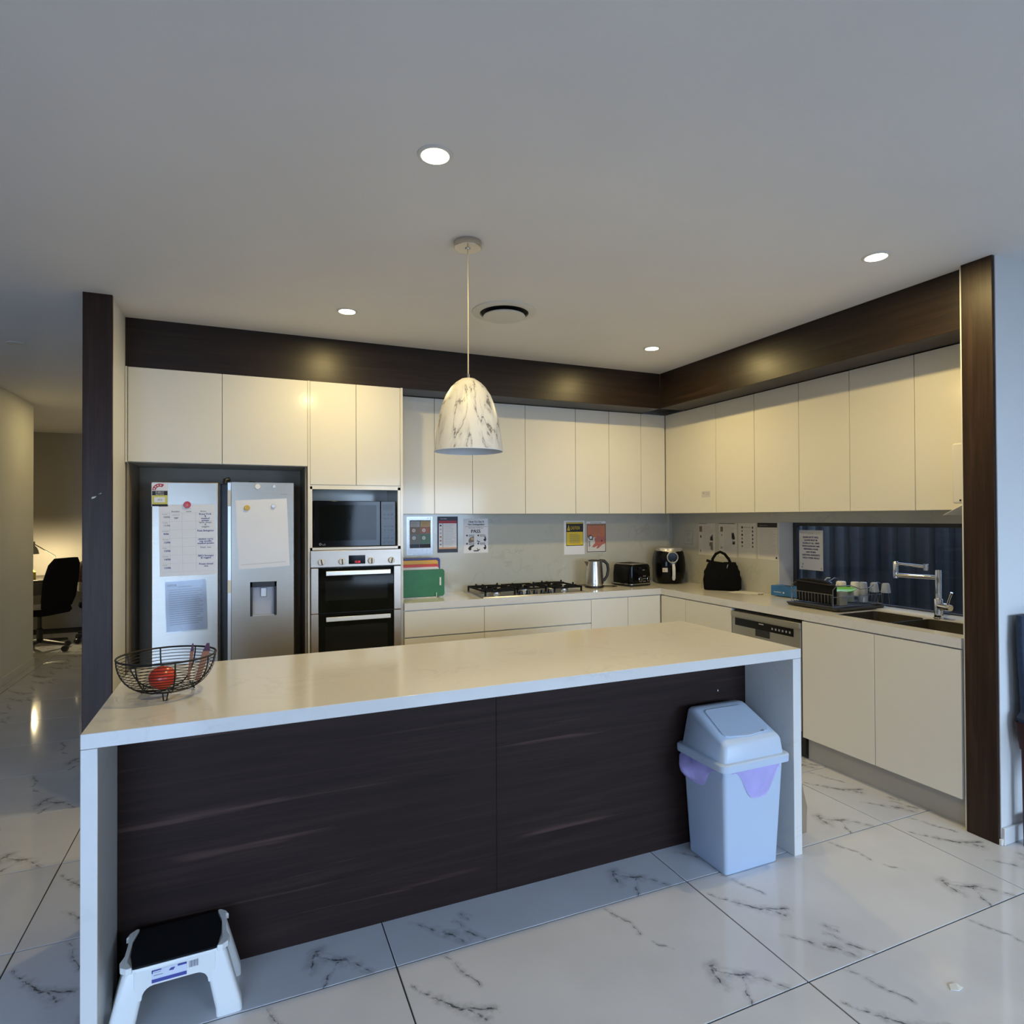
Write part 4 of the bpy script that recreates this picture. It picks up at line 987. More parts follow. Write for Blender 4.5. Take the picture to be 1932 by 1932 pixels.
# blue tissue box on the sill
tb = thing('tissue_box', 'blue cardboard glove box at the end of the window sill', 'box', (3.605, 3.315, 0.9055), R(5), local=True)
part('carton', box(-0.05, 0.05, -0.115, 0.115, 0, 0.072), 'tissue_blue', tb, bevel=0.002)
part('opening', MB().lathe([(0.03, 0.0722), (0.03, 0.0728), (0.004, 0.0729)], 0, 0, 20), 'ink_navy', tb)
s = Sheet(tb, (-0.0506, 0.09, 0.05), (0, -1, 0), (-1, 0, 0), 0.18, 0.035); s.rect(0, 0.6, 0.35, 0.72, 'paper_cool', 1).rect(0.42, 0.55, 0.5, 0.85, 'paper_cool', 1).done()

# ------------------------------------------------------------------ dish rack and what stands in it
dr = thing('dish_rack', 'black wire dish rack with a drip tray beside the sink', 'dish rack', (3.505, 2.84, 0.9))
TX0, TX1, TY0, TY1 = 3.265, 3.700, 2.640, 3.040
m = MB(); m.loft([rrect((TX0 + TX1) / 2, (TY0 + TY1) / 2, TX1 - TX0 - 0.02, TY1 - TY0 - 0.02, 0.02, 0.9055), rrect((TX0 + TX1) / 2, (TY0 + TY1) / 2, TX1 - TX0, TY1 - TY0, 0.02, 0.922), rrect((TX0 + TX1) / 2, (TY0 + TY1) / 2, TX1 - TX0 - 0.012, TY1 - TY0 - 0.012, 0.016, 0.922), rrect((TX0 + TX1) / 2, (TY0 + TY1) / 2, TX1 - TX0 - 0.03, TY1 - TY0 - 0.03, 0.016, 0.910)])
part('drip_tray', m, 'black_plastic', dr, smooth=True)
RX0, RX1, RY0, RY1 = 3.285, 3.720, 2.690, 3.000
def wire(pts, r=0.0028, closed=False): return MB().tube(pts, r, 6, closed)
for yy in (RY0, RY1):     # end frames: feet up to the top rail
    part('end_frame', MB().tube([(RX0, yy, 0.912), (RX0, yy, 1.030), (RX0 + 0.03, yy, 1.052), (RX0 + 0.15, yy, 1.052), (RX0 + 0.24, yy, 1.026), (RX0 + 0.32, yy, 1.030), (RX1 - 0.04, yy, 1.062), (RX1, yy, 1.050), (RX1, yy, 0.912)], 0.0032, 6), 'rack_wire', dr, smooth=True)
    part('lower_rail', MB().tube([(RX0, yy, 0.925), (RX1, yy, 0.925)], 0.0028, 6), 'rack_wire', dr, smooth=True)
    part('upper_rail', MB().tube([(RX0, yy, 0.985), (RX1, yy, 0.985)], 0.0024, 6), 'rack_wire', dr, smooth=True)
for xx in (RX0, RX1):
    part('lower_rail', MB().tube([(xx, RY0, 0.925), (xx, RY1, 0.925)], 0.0028, 6), 'rack_wire', dr, smooth=True)
    part('upper_rail', MB().tube([(xx, RY0, 1.0), (xx, RY1, 1.0)], 0.0028, 6), 'rack_wire', dr, smooth=True)
for k in range(13):
    yy = RY0 + 0.012 + k * (RY1 - RY0 - 0.024) / 12
    part('tine', MB().tube([(RX0, yy, 1.0), (RX0 + 0.002, yy, 0.940), (RX0 + 0.02, yy, 0.927), (RX1 - 0.02, yy, 0.927), (RX1, yy, 0.985)], 0.0018, 5), 'rack_wire', dr, smooth=True)
# black roasting dish standing on edge
rd_ = thing('roasting_dish', 'black roasting dish leaning upright in the dish rack', 'dish', (3.34, 2.86, 0.93))
pl = [(2.715, 0.936), (2.985, 0.936), (2.990, 1.060), (2.955, 1.078), (2.87, 1.084), (2.77, 1.076), (2.712, 1.052)]
part('dish', MB().prism(pl, 0, 3.312, 3.352), 'black_matte', rd_, bevel=0.008)
part('rim', MB().prism([(2.72, 1.052), (2.985, 1.062), (2.985, 1.068), (2.72, 1.058)], 0, 3.305, 3.313), 'black_plastic', rd_, bevel=0.002)
cdy = thing('cutlery_caddy', 'small grey cutlery caddy at the near corner of the dish rack', 'caddy', (3.385, 2.715, 0.93))
part('cup', MB().loft([rrect(3.392, 2.722, 0.065, 0.05, 0.01, 0.931), rrect(3.392, 2.722, 0.072, 0.056, 0.012, 1.012), rrect(3.392, 2.722, 0.066, 0.050, 0.01, 1.012), rrect(3.392, 2.722, 0.06, 0.045, 0.01, 0.936)]), 'caddy_grey', cdy, smooth=True)
def lathe_thing(name, label, cat, x, y, z, prof, mat, group=None, pname='bowl'):
    t = thing(name, label, cat, (x, y, z), group=group)
    part(pname, MB().lathe([(r, z + q) for r, q in prof], x, y, 24, cap=False), mat, t, smooth=True, angle=60)
    return t
cupA = [(0.034, 0.0), (0.034, 0.003), (0.030, 0.085), (0.026, 0.092), (0.003, 0.093)]
t = lathe_thing('mug', 'white mug upside down at the back of the dish rack', 'mug', 3.625, 2.905, 0.958, cupA, 'mug_white', 'cups in the dish rack')
part('handle', MB().tube([(3.59, 2.905, 1.035), (3.572, 2.905, 1.022), (3.572, 2.905, 0.990), (3.59, 2.905, 0.975)], 0.004, 8), 'mug_white', t, smooth=True)
t = lathe_thing('mug', 'second white mug, upside down beside the first', 'mug', 3.640, 2.815, 0.962, [(r * 0.86, q) for r, q in cupA], 'mug_white', 'cups in the dish rack')
lathe_thing('plastic_cup', 'cream plastic cup upside down in front of the mugs', 'cup', 3.575, 2.815, 0.932, [(0.036, 0), (0.036, 0.004), (0.030, 0.075), (0.004, 0.079)], 'cup_cream', 'cups in the dish rack')
lathe_thing('drinking_glass', 'tall clear glass upside down, leftmost of the three glasses', 'glass', 3.615, 2.738, 0.935, [(0.029, 0), (0.029, 0.003), (0.022, 0.122), (0.018, 0.126), (0.003, 0.126)], 'tumbler_glass', 'clear glasses in the dish rack')
def stem(label, x, y):
    lathe_thing('drinking_glass', label, 'glass', x, y, 1.000, [(0.028, 0), (0.028, 0.003), (0.021, 0.055), (0.014, 0.060), (0.003, 0.061)], 'tumbler_glass', 'clear glasses in the dish rack')
    part('prong', MB().tube([(x, y - 0.022, 0.930), (x, y - 0.014, 1.040), (x, y, 1.052), (x, y + 0.014, 1.040), (x, y + 0.022, 0.930)], 0.0018, 6), 'rack_wire', dr, smooth=True)
stem('small clear tumbler on a prong, middle of the three glasses', 3.665, 2.700)
stem('small clear tumbler on a prong, nearest the tap', 3.690, 2.640)
pg = thing('green_plate', 'bright green plastic plate lying across the dish rack', 'plate', (3.51, 2.77, 1.0))
part('plate', MB().lathe([(0.02, 0.0), (0.055, 0.002), (0.075, 0.012), (0.074, 0.015), (0.054, 0.006), (0.01, 0.004)], seg=28).xform(Matrix.Translation((3.50, 2.79, 1.000)) @ Matrix.Rotation(R(-9), 4, 'Y')), 'plate_green', pg, smooth=True)
bt = thing('blue_bottle', 'blue detergent bottle behind the dish rack', 'bottle', (3.655, 3.075, 0.9055))
part('bottle', MB().lathe([(0.024, 0.906), (0.026, 0.91), (0.026, 0.98), (0.014, 1.0), (0.011, 1.01)], 3.655, 3.085, 20), 'bottle_blue', bt, smooth=True)
part('cap', MB().lathe([(0.012, 1.01), (0.012, 1.03), (0.008, 1.034)], 3.655, 3.085, 16), 'mug_white', bt, smooth=True)
lb = thing('lunch_box', 'blue plastic box lid standing behind the roasting dish', 'box', (3.60, 2.955, 0.93))
part('lid', MB().prism([(2.915, 0.932), (2.985, 0.932), (2.985, 1.040), (2.975, 1.048), (2.925, 1.048), (2.915, 1.040)], 0, 3.54, 3.556), 'bottle_blue', lb, bevel=0.003)
part('clip', MB().tube([(3.548, 2.975, 1.045), (3.548, 2.95, 1.072), (3.548, 2.925, 1.074)], 0.003, 6), 'magnet_white', lb, smooth=True)
sc_ = thing('sill_cup', 'small white cup at the right end of the window sill', 'cup', (3.66, 2.06, 0.9055))
part('cup', MB().lathe([(0.022, 0.906), (0.022, 0.91), (0.027, 0.965), (0.030, 0.968), (0.026, 0.966), (0.020, 0.912), (0.002, 0.911)], 3.66, 2.06, 20, cap=False), 'mug_white', sc_, smooth=True)

# ------------------------------------------------------------------ posters on the splashbacks
def wallsheet(name, label, cat, x0, x1, z0, z1, mat='paper', group=None):
    return flat(name, label, cat, (x0, z1), (x1, z1), (x0, z0), YB - 0.0008, mat, group=group)
s = wallsheet('poster', 'laminated poster of grey, brown and green food panels beside the oven tower', 'poster', 1.141, 1.320, 1.210, 1.478)
s.rect(0.06, 0.05, 0.98, 0.85, 'ink_slate')
s.rect(0.10, 0.08, 0.50, 0.24, 'ink_pale', 2).rect(0.54, 0.08, 0.97, 0.24, 'ink_amber', 2)
s.rect(0.07, 0.25, 0.52, 0.45, 'ink_brown', 2).rect(0.52, 0.25, 0.98, 0.43, 'ink_terracotta', 2)
s.rect(0.07, 0.48, 0.52, 0.70, 'ink_slate', 2).rect(0.52, 0.46, 0.98, 0.72, 'ink_green', 2).rect(0.07, 0.74, 0.48, 0.84, 'ink_navy', 2).rect(0.50, 0.74, 0.98, 0.84, 'ink_black', 2)
for cx_, cy_ in ((0.24, 0.345), (0.68, 0.34), (0.25, 0.56), (0.68, 0.56)):
    s.disc(cx_, cy_, 0.075, 'paper', 3, 'icon_ring', r_in=0.045).rect(cx_ - 0.025, cy_ - 0.012, cx_ + 0.025, cy_ + 0.012, 'paper', 3, 'icon_ring')
s.lines(0.14, 0.46, 0.11, 0.21, 4, 'ink_grey', l=3).lines(0.60, 0.93, 0.11, 0.21, 4, 'ink_brown', l=3)
bord = MB()
for (a, b, c, d) in ((-0.07, -0.05, 1.07, 0.05), (-0.07, 0.86, 1.07, 1.05), (-0.07, 0.05, 0.055, 0.86), (0.985, 0.05, 1.07, 0.86)):
    bord.hexa([s.P(a, d, 1.2), s.P(c, d, 1.2), s.P(c, b, 1.2), s.P(a, b, 1.2), s.P(a, d, 1.7), s.P(c, d, 1.7), s.P(c, b, 1.7), s.P(a, b, 1.7)])
s.p[('plastic_sleeve', 'plastic_sleeve')] = bord
for k in range(26):  # white flecks painted as glare on the wrinkled plastic edges
    a = random.uniform(-0.06, 1.02); b = random.choice((random.uniform(-0.045, 0.03), random.uniform(0.88, 1.03), random.uniform(0.88, 1.03)))
    s.poly([(a, b), (a + random.uniform(0.01, 0.05), b + random.uniform(-0.03, 0.03)), (a + random.uniform(0.0, 0.03), b + random.uniform(0.01, 0.05))], 'paper', 4.2, 'crease_glare')
s.done()
s = wallsheet('poster', 'navy-framed poster with a red header and a table', 'poster', 1.371, 1.538, 1.210, 1.492)
s.rect(0, 0, 1, 1, 'ink_navy').rect(0.07, 0.115, 0.94, 0.90, 'paper', 2).rect(0.07, 0.115, 0.94, 0.19, 'ink_red', 3).rect(0.07, 0.855, 0.94, 0.90, 'ink_peach', 3)
s.rect(0.25, 0.19, 0.27, 0.855, 'ink_navy', 3).text('Food safety', 0.30, 0.075, 0.008, 'paper', maxw=0.45)
for k in range(6): s.rect(0.11, 0.23 + k * 0.105, 0.20, 0.27 + k * 0.105, ('ink_navy', 'ink_pale', 'ink_pale', 'ink_salmon', 'ink_salmon', 'ink_grey')[k], 3)
s.lines(0.34, 0.90, 0.24, 0.82, 14, 'ink_pale', l=3, th=0.010, jag=0.4).done()
s = wallsheet('poster', 'white fire extinguisher instruction sheet headed PASS', 'poster', 1.586, 1.793, 1.201, 1.474)
s.text('How To Use A', 0.52, 0.115, 0.0145, 'ink_black', maxw=0.72, bold=0.0008).text('Fire Extinguisher', 0.52, 0.195, 0.0145, 'ink_black', maxw=0.86, bold=0.0008)
s.rect(0.06, 0.228, 0.97, 0.238, 'ink_grey').text('Remember The Phrase', 0.50, 0.285, 0.009, 'ink_black', maxw=0.78)
s.text('PASS', 0.49, 0.415, 0.027, 'ink_black', maxw=0.52, bold=0.0014)
for k, (bx_, by_) in enumerate(((0.10, 0.46), (0.56, 0.46), (0.10, 0.70), (0.56, 0.70))):
    s.disc(bx_ + 0.035, by_ + 0.03, 0.035, 'ink_black').lines(bx_ + 0.10, bx_ + 0.36, by_ + 0.012, by_ + 0.06, 3, 'ink_grey', th=0.014)
s.poly([(0.20, 0.62), (0.26, 0.55), (0.42, 0.52), (0.42, 0.68), (0.34, 0.69), (0.28, 0.70), (0.20, 0.69)], 'ink_brown').rect(0.30, 0.56, 0.40, 0.62, 'ink_amber', 2)
s.poly([(0.18, 0.86), (0.26, 0.79), (0.42, 0.76), (0.43, 0.80), (0.32, 0.84), (0.30, 0.92), (0.22, 0.92)], 'ink_black')
for by_ in (0.52, 0.76):
    s.poly([(0.84, by_), (0.90, by_ + 0.01), (0.93, by_ + 0.09), (0.90, by_ + 0.14), (0.85, by_ + 0.145), (0.80, by_ + 0.09), (0.87, by_ + 0.06)], 'ink_black')
    s.poly([(0.55, by_ + 0.09), (0.60, by_ + 0.15), (0.66, by_ + 0.13), (0.66, by_ + 0.16), (0.60, by_ + 0.175), (0.55, by_ + 0.14)], 'ink_black')
s.rect(0.40, 0.925, 0.60, 0.955, 'ink_black').done()
s = wallsheet('poster', 'yellow and black CAUTION sheet', 'poster', 2.484, 2.685, 1.163, 1.452)
s.rect(0.10, 0.045, 0.93, 0.74, 'ink_black').rect(0.12, 0.33, 0.91, 0.72, 'ink_yellow', 2).rect(0.115, 0.055, 0.915, 0.085, 'ink_yellow', 2)
s.poly([(0.15, 0.29), (0.29, 0.29), (0.22, 0.12)], 'ink_yellow', 2).poly([(0.205, 0.26), (0.235, 0.26), (0.22, 0.18)], 'ink_black', 3)
s.text('CAUTION', 0.31, 0.26, 0.028, 'ink_yellow', 'L', maxw=0.44)
s.lines(0.26, 0.86, 0.40, 0.66, 8, 'ink_brown', l=3, th=0.012, jag=0.3).done()
s = wallsheet('poster', 'orange hand-washing poster with a drawing of a hand and tap', 'poster', 2.702, 2.896, 1.177, 1.446)
s.rect(0.02, 0.08, 1.0, 0.99, 'ink_black').rect(0.05, 0.095, 0.97, 0.52, 'ink_orange', 2).rect(0.05, 0.52, 0.97, 0.97, 'paper_dim', 2)
s.text('Wash your hands', 0.48, 0.06, 0.011, 'ink_black', maxw=0.85).rect(0.08, 0.115, 0.94, 0.145, 'ink_brown', 3)
s.lines(0.15, 0.88, 0.20, 0.40, 6, 'ink_terracotta', l=3, th=0.012)
s.poly([(0.40, 0.56), (0.60, 0.48), (0.97, 0.50), (0.97, 0.72), (0.80, 0.76), (0.62, 0.87), (0.50, 0.88), (0.58, 0.78), (0.40, 0.84), (0.28, 0.82), (0.45, 0.68)], 'ink_salmon', 3)
s.poly([(0.10, 0.46), (0.22, 0.43), (0.34, 0.50), (0.32, 0.60), (0.18, 0.60), (0.10, 0.54)], 'ink_navy', 3).disc(0.22, 0.52, 0.07, 'paper', 4).poly([(0.10, 0.64), (0.18, 0.62), (0.20, 0.80), (0.12, 0.82)], 'ink_grey', 3).poly([(0.78, 0.59), (0.83, 0.64), (0.78, 0.66), (0.75, 0.63)], 'ink_navy', 4)
s.done()
def sidesheet(name, label, y0, y1, z0, z1, mat='paper_dim', cat='poster', x=XW - 0.0008, group=None):
    root = thing(name, label, cat, (x, (y0 + y1) / 2, z0), group=group)
    s = Sheet(root, (x, y0, z1), (0, -1, 0), (-1, 0, 0), y0 - y1, z1 - z0); s.base(mat); return s
s = sidesheet('poster', 'sheet with pictures in two columns, leftmost above the black bag', 4.292, 4.088, 1.155, 1.424)
s.rect(0.03, 0.0, 0.5, 0.012, 'ink_black').rect(0.05, 0.09, 0.22, 0.27, 'ink_brown').rect(0.10, 0.38, 0.17, 0.46, 'ink_black').poly([(0.72, 0.42), (0.86, 0.34), (0.88, 0.54), (0.70, 0.53)], 'ink_black').poly([(0.66, 0.60), (0.86, 0.58), (0.88, 0.84), (0.74, 0.83), (0.72, 0.72), (0.66, 0.70)], 'ink_brown').rect(0.08, 0.84, 0.16, 0.92, 'ink_grey')
s.lines(0.28, 0.92, 0.10, 0.92, 22, 'ink_pale', th=0.010, jag=0.45).done()
s = sidesheet('poster', 'sheet with dark photographs behind the bag handle', 4.042, 3.838, 1.152, 1.426)
s.rect(0.0, 0.0, 0.9, 0.016, 'ink_black').rect(0.09, 0.10, 0.24, 0.25, 'ink_brown').poly([(0.14, 0.33), (0.20, 0.33), (0.17, 0.40)], 'ink_black').poly([(0.72, 0.28), (0.84, 0.28), (0.90, 0.46), (0.78, 0.48), (0.72, 0.44)], 'ink_black').rect(0.76, 0.53, 0.90, 0.62, 'ink_black').rect(0.10, 0.70, 0.20, 0.76, 'ink_grey')
s.lines(0.30, 0.92, 0.08, 0.92, 24, 'ink_pale', th=0.010, jag=0.4).done()
s = sidesheet('poster', 'sheet with a column of small icons down each side', 3.820, 3.636, 1.155, 1.429)
for k in range(6):
    yy = 0.11 + k * 0.108
    s.disc(0.22, yy + 0.01, 0.055 - 0.006 * (k % 2), 'ink_brown' if k % 2 else 'ink_black', n=7).poly([(0.80, yy - 0.03), (0.86, yy), (0.84, yy + 0.05), (0.78, yy + 0.04)], 'ink_black')
s.text('Infection Control', 0.52, 0.135, 0.010, 'ink_black', maxw=0.42).lines(0.36, 0.72, 0.20, 0.70, 14, 'ink_pale', th=0.012).done()
s = sidesheet('poster', 'text sheet with a black header beside the window', 3.620, 3.424, 1.156, 1.433)
s.rect(0.0, 0.0, 0.98, 0.125, 'ink_black').text('Important Notice', 0.10, 0.085, 0.009, 'ink_grey', 'L', maxw=0.4)
s.lines(0.08, 0.94, 0.17, 0.90, 22, 'ink_pale', th=0.012).rect(0.90, 0.91, 0.97, 0.97, 'ink_black').done()
s = sidesheet('window_note', 'white printed note taped inside the kitchen window', 3.374, 3.168, 1.090, 1.380, 'paper', 'note', x=XG + 0.0045)
s.text('ALL STAFF', 0.50, 0.095, 0.007, 'ink_grey', maxw=0.35)
for k, t in enumerate(('PLEASE NOTE WELL', 'GLOVES MUST BE', 'WORN AT ALL TIMES', 'WHEN HANDLING AND', 'PREPARING FOOD', 'AND WHEN', 'ASSISTING RESIDENTS', 'WITH THEIR MEALS')):
    s.text(t, 0.50, 0.20 + k * 0.074, 0.0125, 'ink_blue', maxw=(0.66, 0.55, 0.70, 0.73, 0.60, 0.40, 0.74, 0.70)[k], bold=0.0006)
s.rect(0.13, 0.84, 0.18, 0.88, 'ink_grey').rect(0.10, 0.92, 0.16, 0.95, 'ink_grey').rect(0.90, 0.93, 0.95, 0.96, 'ink_grey').done()

# power outlet on the window-side splashback
po = thing('power_outlet', 'pale double power outlet on the splashback above the air fryer', 'outlet', (XW, 4.42, 1.235))
part('plate', MB().prism([(4.375, 1.240), (4.475, 1.240), (4.475, 1.355), (4.375, 1.355)], 0, XW - 0.009, XW - 0.0005), 'quartz_wall', po, bevel=0.003)
for zz in (1.272, 1.325):
    part('switch', box(XW - 0.012, XW - 0.009, 4.418, 4.432, zz - 0.012, zz + 0.012), 'kick_grey', po, bevel=0.001)
    part('socket', box(XW - 0.0098, XW - 0.009, 4.385, 4.405, zz - 0.012, zz + 0.012), 'kick_grey', po)

# paper towel dispenser on the end wall
pt = thing('towel_dispenser', 'white paper towel dispenser on the end wall by the right post', 'dispenser', (3.30, 1.90, 1.53))
part('case', MB().box(3.205, 3.46, NIB1, 1.945, 1.540, 1.838), 'dispenser_white', pt, bevel=0.010, seg=3)
part('keyhole', MB().lathe([(0.005, 0), (0.005, 0.0008), (0.001, 0.0009)], seg=12).xform(Matrix.Translation((3.2046, 1.905, 1.556)) @ Matrix.Rotation(R(-90), 4, 'Y')), 'ink_black', pt)
part('paper_towel', MB().hexa([(3.20, 1.985, 1.484), (3.40, 1.985, 1.484), (3.40, 1.987, 1.484), (3.20, 1.987, 1.484), (3.21, 1.885, 1.540), (3.41, 1.885, 1.540), (3.41, 1.890, 1.540), (3.21, 1.890, 1.540)]), 'mug_white', pt)

# ------------------------------------------------------------------ island
isl = thing('kitchen_island', 'white stone kitchen island with a dark timber front panel', 'island', (0.915, 2.4, 0))
IX0, IX1, IY0, IY1 = -0.410, 2.242, 2.000, 2.804
part('benchtop', box(IX0, IX1, IY0, IY1, 0.8583, 0.9), 'quartz', isl, bevel=0.0015, seg=1)
part('side_panel', box(IX0, IX0 + 0.040, IY0 + 0.001, IY1 - 0.001, 0, 0.8575), 'quartz', isl, bevel=0.0015, seg=1)
part('side_panel', box(IX1 - 0.046, IX1, IY0 + 0.001, IY1 - 0.001, 0, 0.8575), 'quartz', isl, bevel=0.0015, seg=1)
part('front_panel', box(IX0 + 0.041, 0.9115, 2.283, 2.30, 0.0, 0.857), 'island_veneer', isl, bevel=0.0008, seg=1)
part('front_panel', box(0.9125, IX1 - 0.047, 2.283, 2.30, 0.0, 0.857), 'island_veneer', isl, bevel=0.0008, seg=1)
part('cabinet_body', box(IX0 + 0.042, IX1 - 0.048, 2.301, 2.76, 0.10, 0.857), 'carcass_white', isl)
for k in range(5):
    a = IX0 + 0.042 + k * 0.5115
    part('door', box(a + 0.0015, a + 0.51, 2.762, 2.780, 0.12, 0.845), 'gloss_white', isl, bevel=0.001, seg=1)
part('kickboard', box(IX0 + 0.042, IX1 - 0.048, 2.70, 2.716, 0, 0.10), 'kick_grey', isl)
part('chip_mark', MB().sphere((2.028, 2.2826, 0.669), 0.005, 0.6, 0.15, 1.0, 8, 6), 'plaster_chip', isl)

# wire fruit basket
fb = thing('fruit_basket', 'black wire fruit basket on the near left of the island', 'basket', (-0.238, 2.345, 0.9))
BX, BY = -0.238, 2.345
def bprof(t):  # t 0..1 bottom to rim
    a = t * math.pi / 2
    return (0.045 + 0.101 * math.sin(a) ** 0.8, 0.918 + 0.112 * (1 - math.cos(a)) ** 0.9)
NR = 15
for k in range(NR + 1):
    r_, z_ = bprof(k / NR)
    part('ring', MB().tube([(BX + r_ * math.cos(2 * math.pi * i / 40), BY + r_ * math.sin(2 * math.pi * i / 40), z_) for i in range(40)], 0.0032 if k == NR else 0.0012, 6 if k == NR else 4, closed=True), 'wire_black', fb, smooth=True)
for k in range(8):
    a = k * math.pi / 4 + 0.25
    part('rib', MB().tube([(BX, BY, 0.917)] + [(BX + bprof(t / 8)[0] * math.cos(a), BY + bprof(t / 8)[0] * math.sin(a), bprof(t / 8)[1]) for t in range(9)], 0.0024, 6), 'wire_black', fb, smooth=True)
for k in range(3):
    a = k * 2 * math.pi / 3 + 0.55
    p_ = lambda r, da, z: (BX + r * math.cos(a + da), BY + r * math.sin(a + da), z)
    part('foot', MB().tube([p_(0.078, -0.10, 0.926), p_(0.088, -0.05, 0.9025), p_(0.088, 0.05, 0.9025), p_(0.078, 0.10, 0.926)], 0.0022, 6), 'wire_black', fb, smooth=True)
tm = thing('tomato', 'red tomato lying in the wire basket', 'tomato', (-0.250, 2.325, 0.924))
part('fruit', MB().sphere((-0.250, 2.325, 0.961), 0.041, 1, 1, 0.92, 24, 14), 'tomato_red', tm, smooth=True)
part('stem', MB().tube([(-0.250, 2.325, 0.996), (-0.247, 2.327, 1.004)], 0.003, 6), 'stem_green', tm, smooth=True)
for lab, x, y, lean, w_ in (('slim brown wooden stick standing in the basket, left one of the two', -0.180, 2.375, 0.012, 0.010), ('wider brown wooden stick standing in the basket, right one of the two', -0.152, 2.362, 0.028, 0.021)):
    st = thing('wooden_stick', lab, 'stick', (x, y, 0.93), group='wooden sticks in the basket')
    m = MB().hexa([(x - w_ * 0.3, y, 0.932), (x + w_ * 0.4, y, 0.932), (x + w_ * 0.4, y + 0.005, 0.932), (x - w_ * 0.3, y + 0.005, 0.932), (x - w_ * 0.5 + lean, y, 1.03), (x + w_ * 0.6 + lean, y, 1.03), (x + w_ * 0.6 + lean, y + 0.005, 1.03), (x - w_ * 0.5 + lean, y + 0.005, 1.03)])
    part('shaft', m, 'stick_wood', st, bevel=0.001)
    m = MB().hexa([(x - w_ * 0.5 + lean, y, 1.03), (x + w_ * 0.6 + lean, y, 1.03), (x + w_ * 0.6 + lean, y + 0.005, 1.03), (x - w_ * 0.5 + lean, y + 0.005, 1.03), (x + w_ * 0.1 + lean, y, 1.056), (x + w_ * 0.5 + lean, y, 1.056), (x + w_ * 0.5 + lean, y + 0.004, 1.056), (x + w_ * 0.1 + lean, y + 0.004, 1.056)])
    part('tip', m, 'stick_purple', st, label='purple tip')

# ------------------------------------------------------------------ swing bin
bn = thing('swing_bin', 'pale blue swing-top bin with a purple liner in front of the island', 'bin', (1.956, 2.118, 0))
cx, cy_ = 1.956, 2.118
part('body', MB().loft([rrect(cx, cy_, 0.280, 0.224, 0.014, 0.002), rrect(cx, cy_, 0.284, 0.228, 0.015, 0.006), rrect(cx, cy_, 0.326, 0.272, 0.02, 0.452), rrect(cx, cy_, 0.318, 0.264, 0.028, 0.452), rrect(cx, cy_, 0.276, 0.22, 0.022, 0.012)]), 'bin_white', bn, smooth=True)
part('collar', MB().loft([rrect(cx, cy_, 0.350, 0.296, 0.03, 0.436), rrect(cx, cy_, 0.372, 0.316, 0.034, 0.440), rrect(cx, cy_, 0.374, 0.318, 0.034, 0.466), rrect(cx, cy_, 0.362, 0.306, 0.032, 0.472), rrect(cx, cy_, 0.330, 0.276, 0.03, 0.472)]), 'bin_lid_white', bn, smooth=True)
hood = MB()
secs = []
# hood cross-section (y, z) lofted between the two sides; front at low y
x0, x1 = cx - 0.165, cx + 0.165
def sec(x, ins):
    return [(x, cy_ - 0.138 + ins, 0.470), (x, cy_ - 0.132 + ins, 0.535 - ins), (x, cy_ - 0.122 + ins, 0.547 - ins), (x, cy_ + 0.058, 0.632 - ins), (x, cy_ + 0.078, 0.638 - ins), (x, cy_ + 0.112 - ins, 0.634 - ins), (x, cy_ + 0.122 - ins, 0.624 - ins), (x, cy_ + 0.138 - ins, 0.470)]
hood.loft([sec(x0, 0.012), sec(x0 + 0.010, 0.003), sec(x0 + 0.022, 0.0), sec(x1 - 0.022, 0.0), sec(x1 - 0.010, 0.003), sec(x1, 0.012)])
for i, v in enumerate(hood.v):      # sides lean inwards towards the top
    t = (v[2] - 0.47) / 0.168
    hood.v[i] = (cx + (v[0] - cx) * (1 - 0.13 * t), v[1], v[2])
hd = part('hood', hood, 'bin_lid_white', bn, smooth=True, angle=50)
# flap lies on the sloping face
def slope(x, t, off):  # t 0 front .. 1 top
    y = cy_ - 0.120 + t * 0.176; z = 0.548 + t * 0.083
    return (x, y - 0.42 * off, z + 0.9 * off)
fl_ = MB(); ring0 = []; ring1 = []
outline = [(-0.118, 0.16), (-0.125, 0.24), (-0.118, 0.92), (-0.105, 0.97), (0.105, 0.97), (0.118, 0.92), (0.125, 0.24), (0.112, 0.13), (0.0, 0.075), (-0.105, 0.13)]
fl_.loft([[slope(cx + a * (1 - 0.06 * t), t, 0.0) for a, t in outline], [slope(cx + a * (1 - 0.06 * t), t, 0.006) for a, t in outline]])
fp = part('flap', fl_, 'bin_lid_white', hd, bevel=0.0015)
part('scuff_mark', MB().add([slope(cx + 0.065, 0.13, 0.0065), slope(cx + 0.085, 0.11, 0.0065), slope(cx + 0.088, 0.17, 0.0065), slope(cx + 0.070, 0.15, 0.0065)], [(0, 1, 2, 3)]), 'ink_grey', fp)
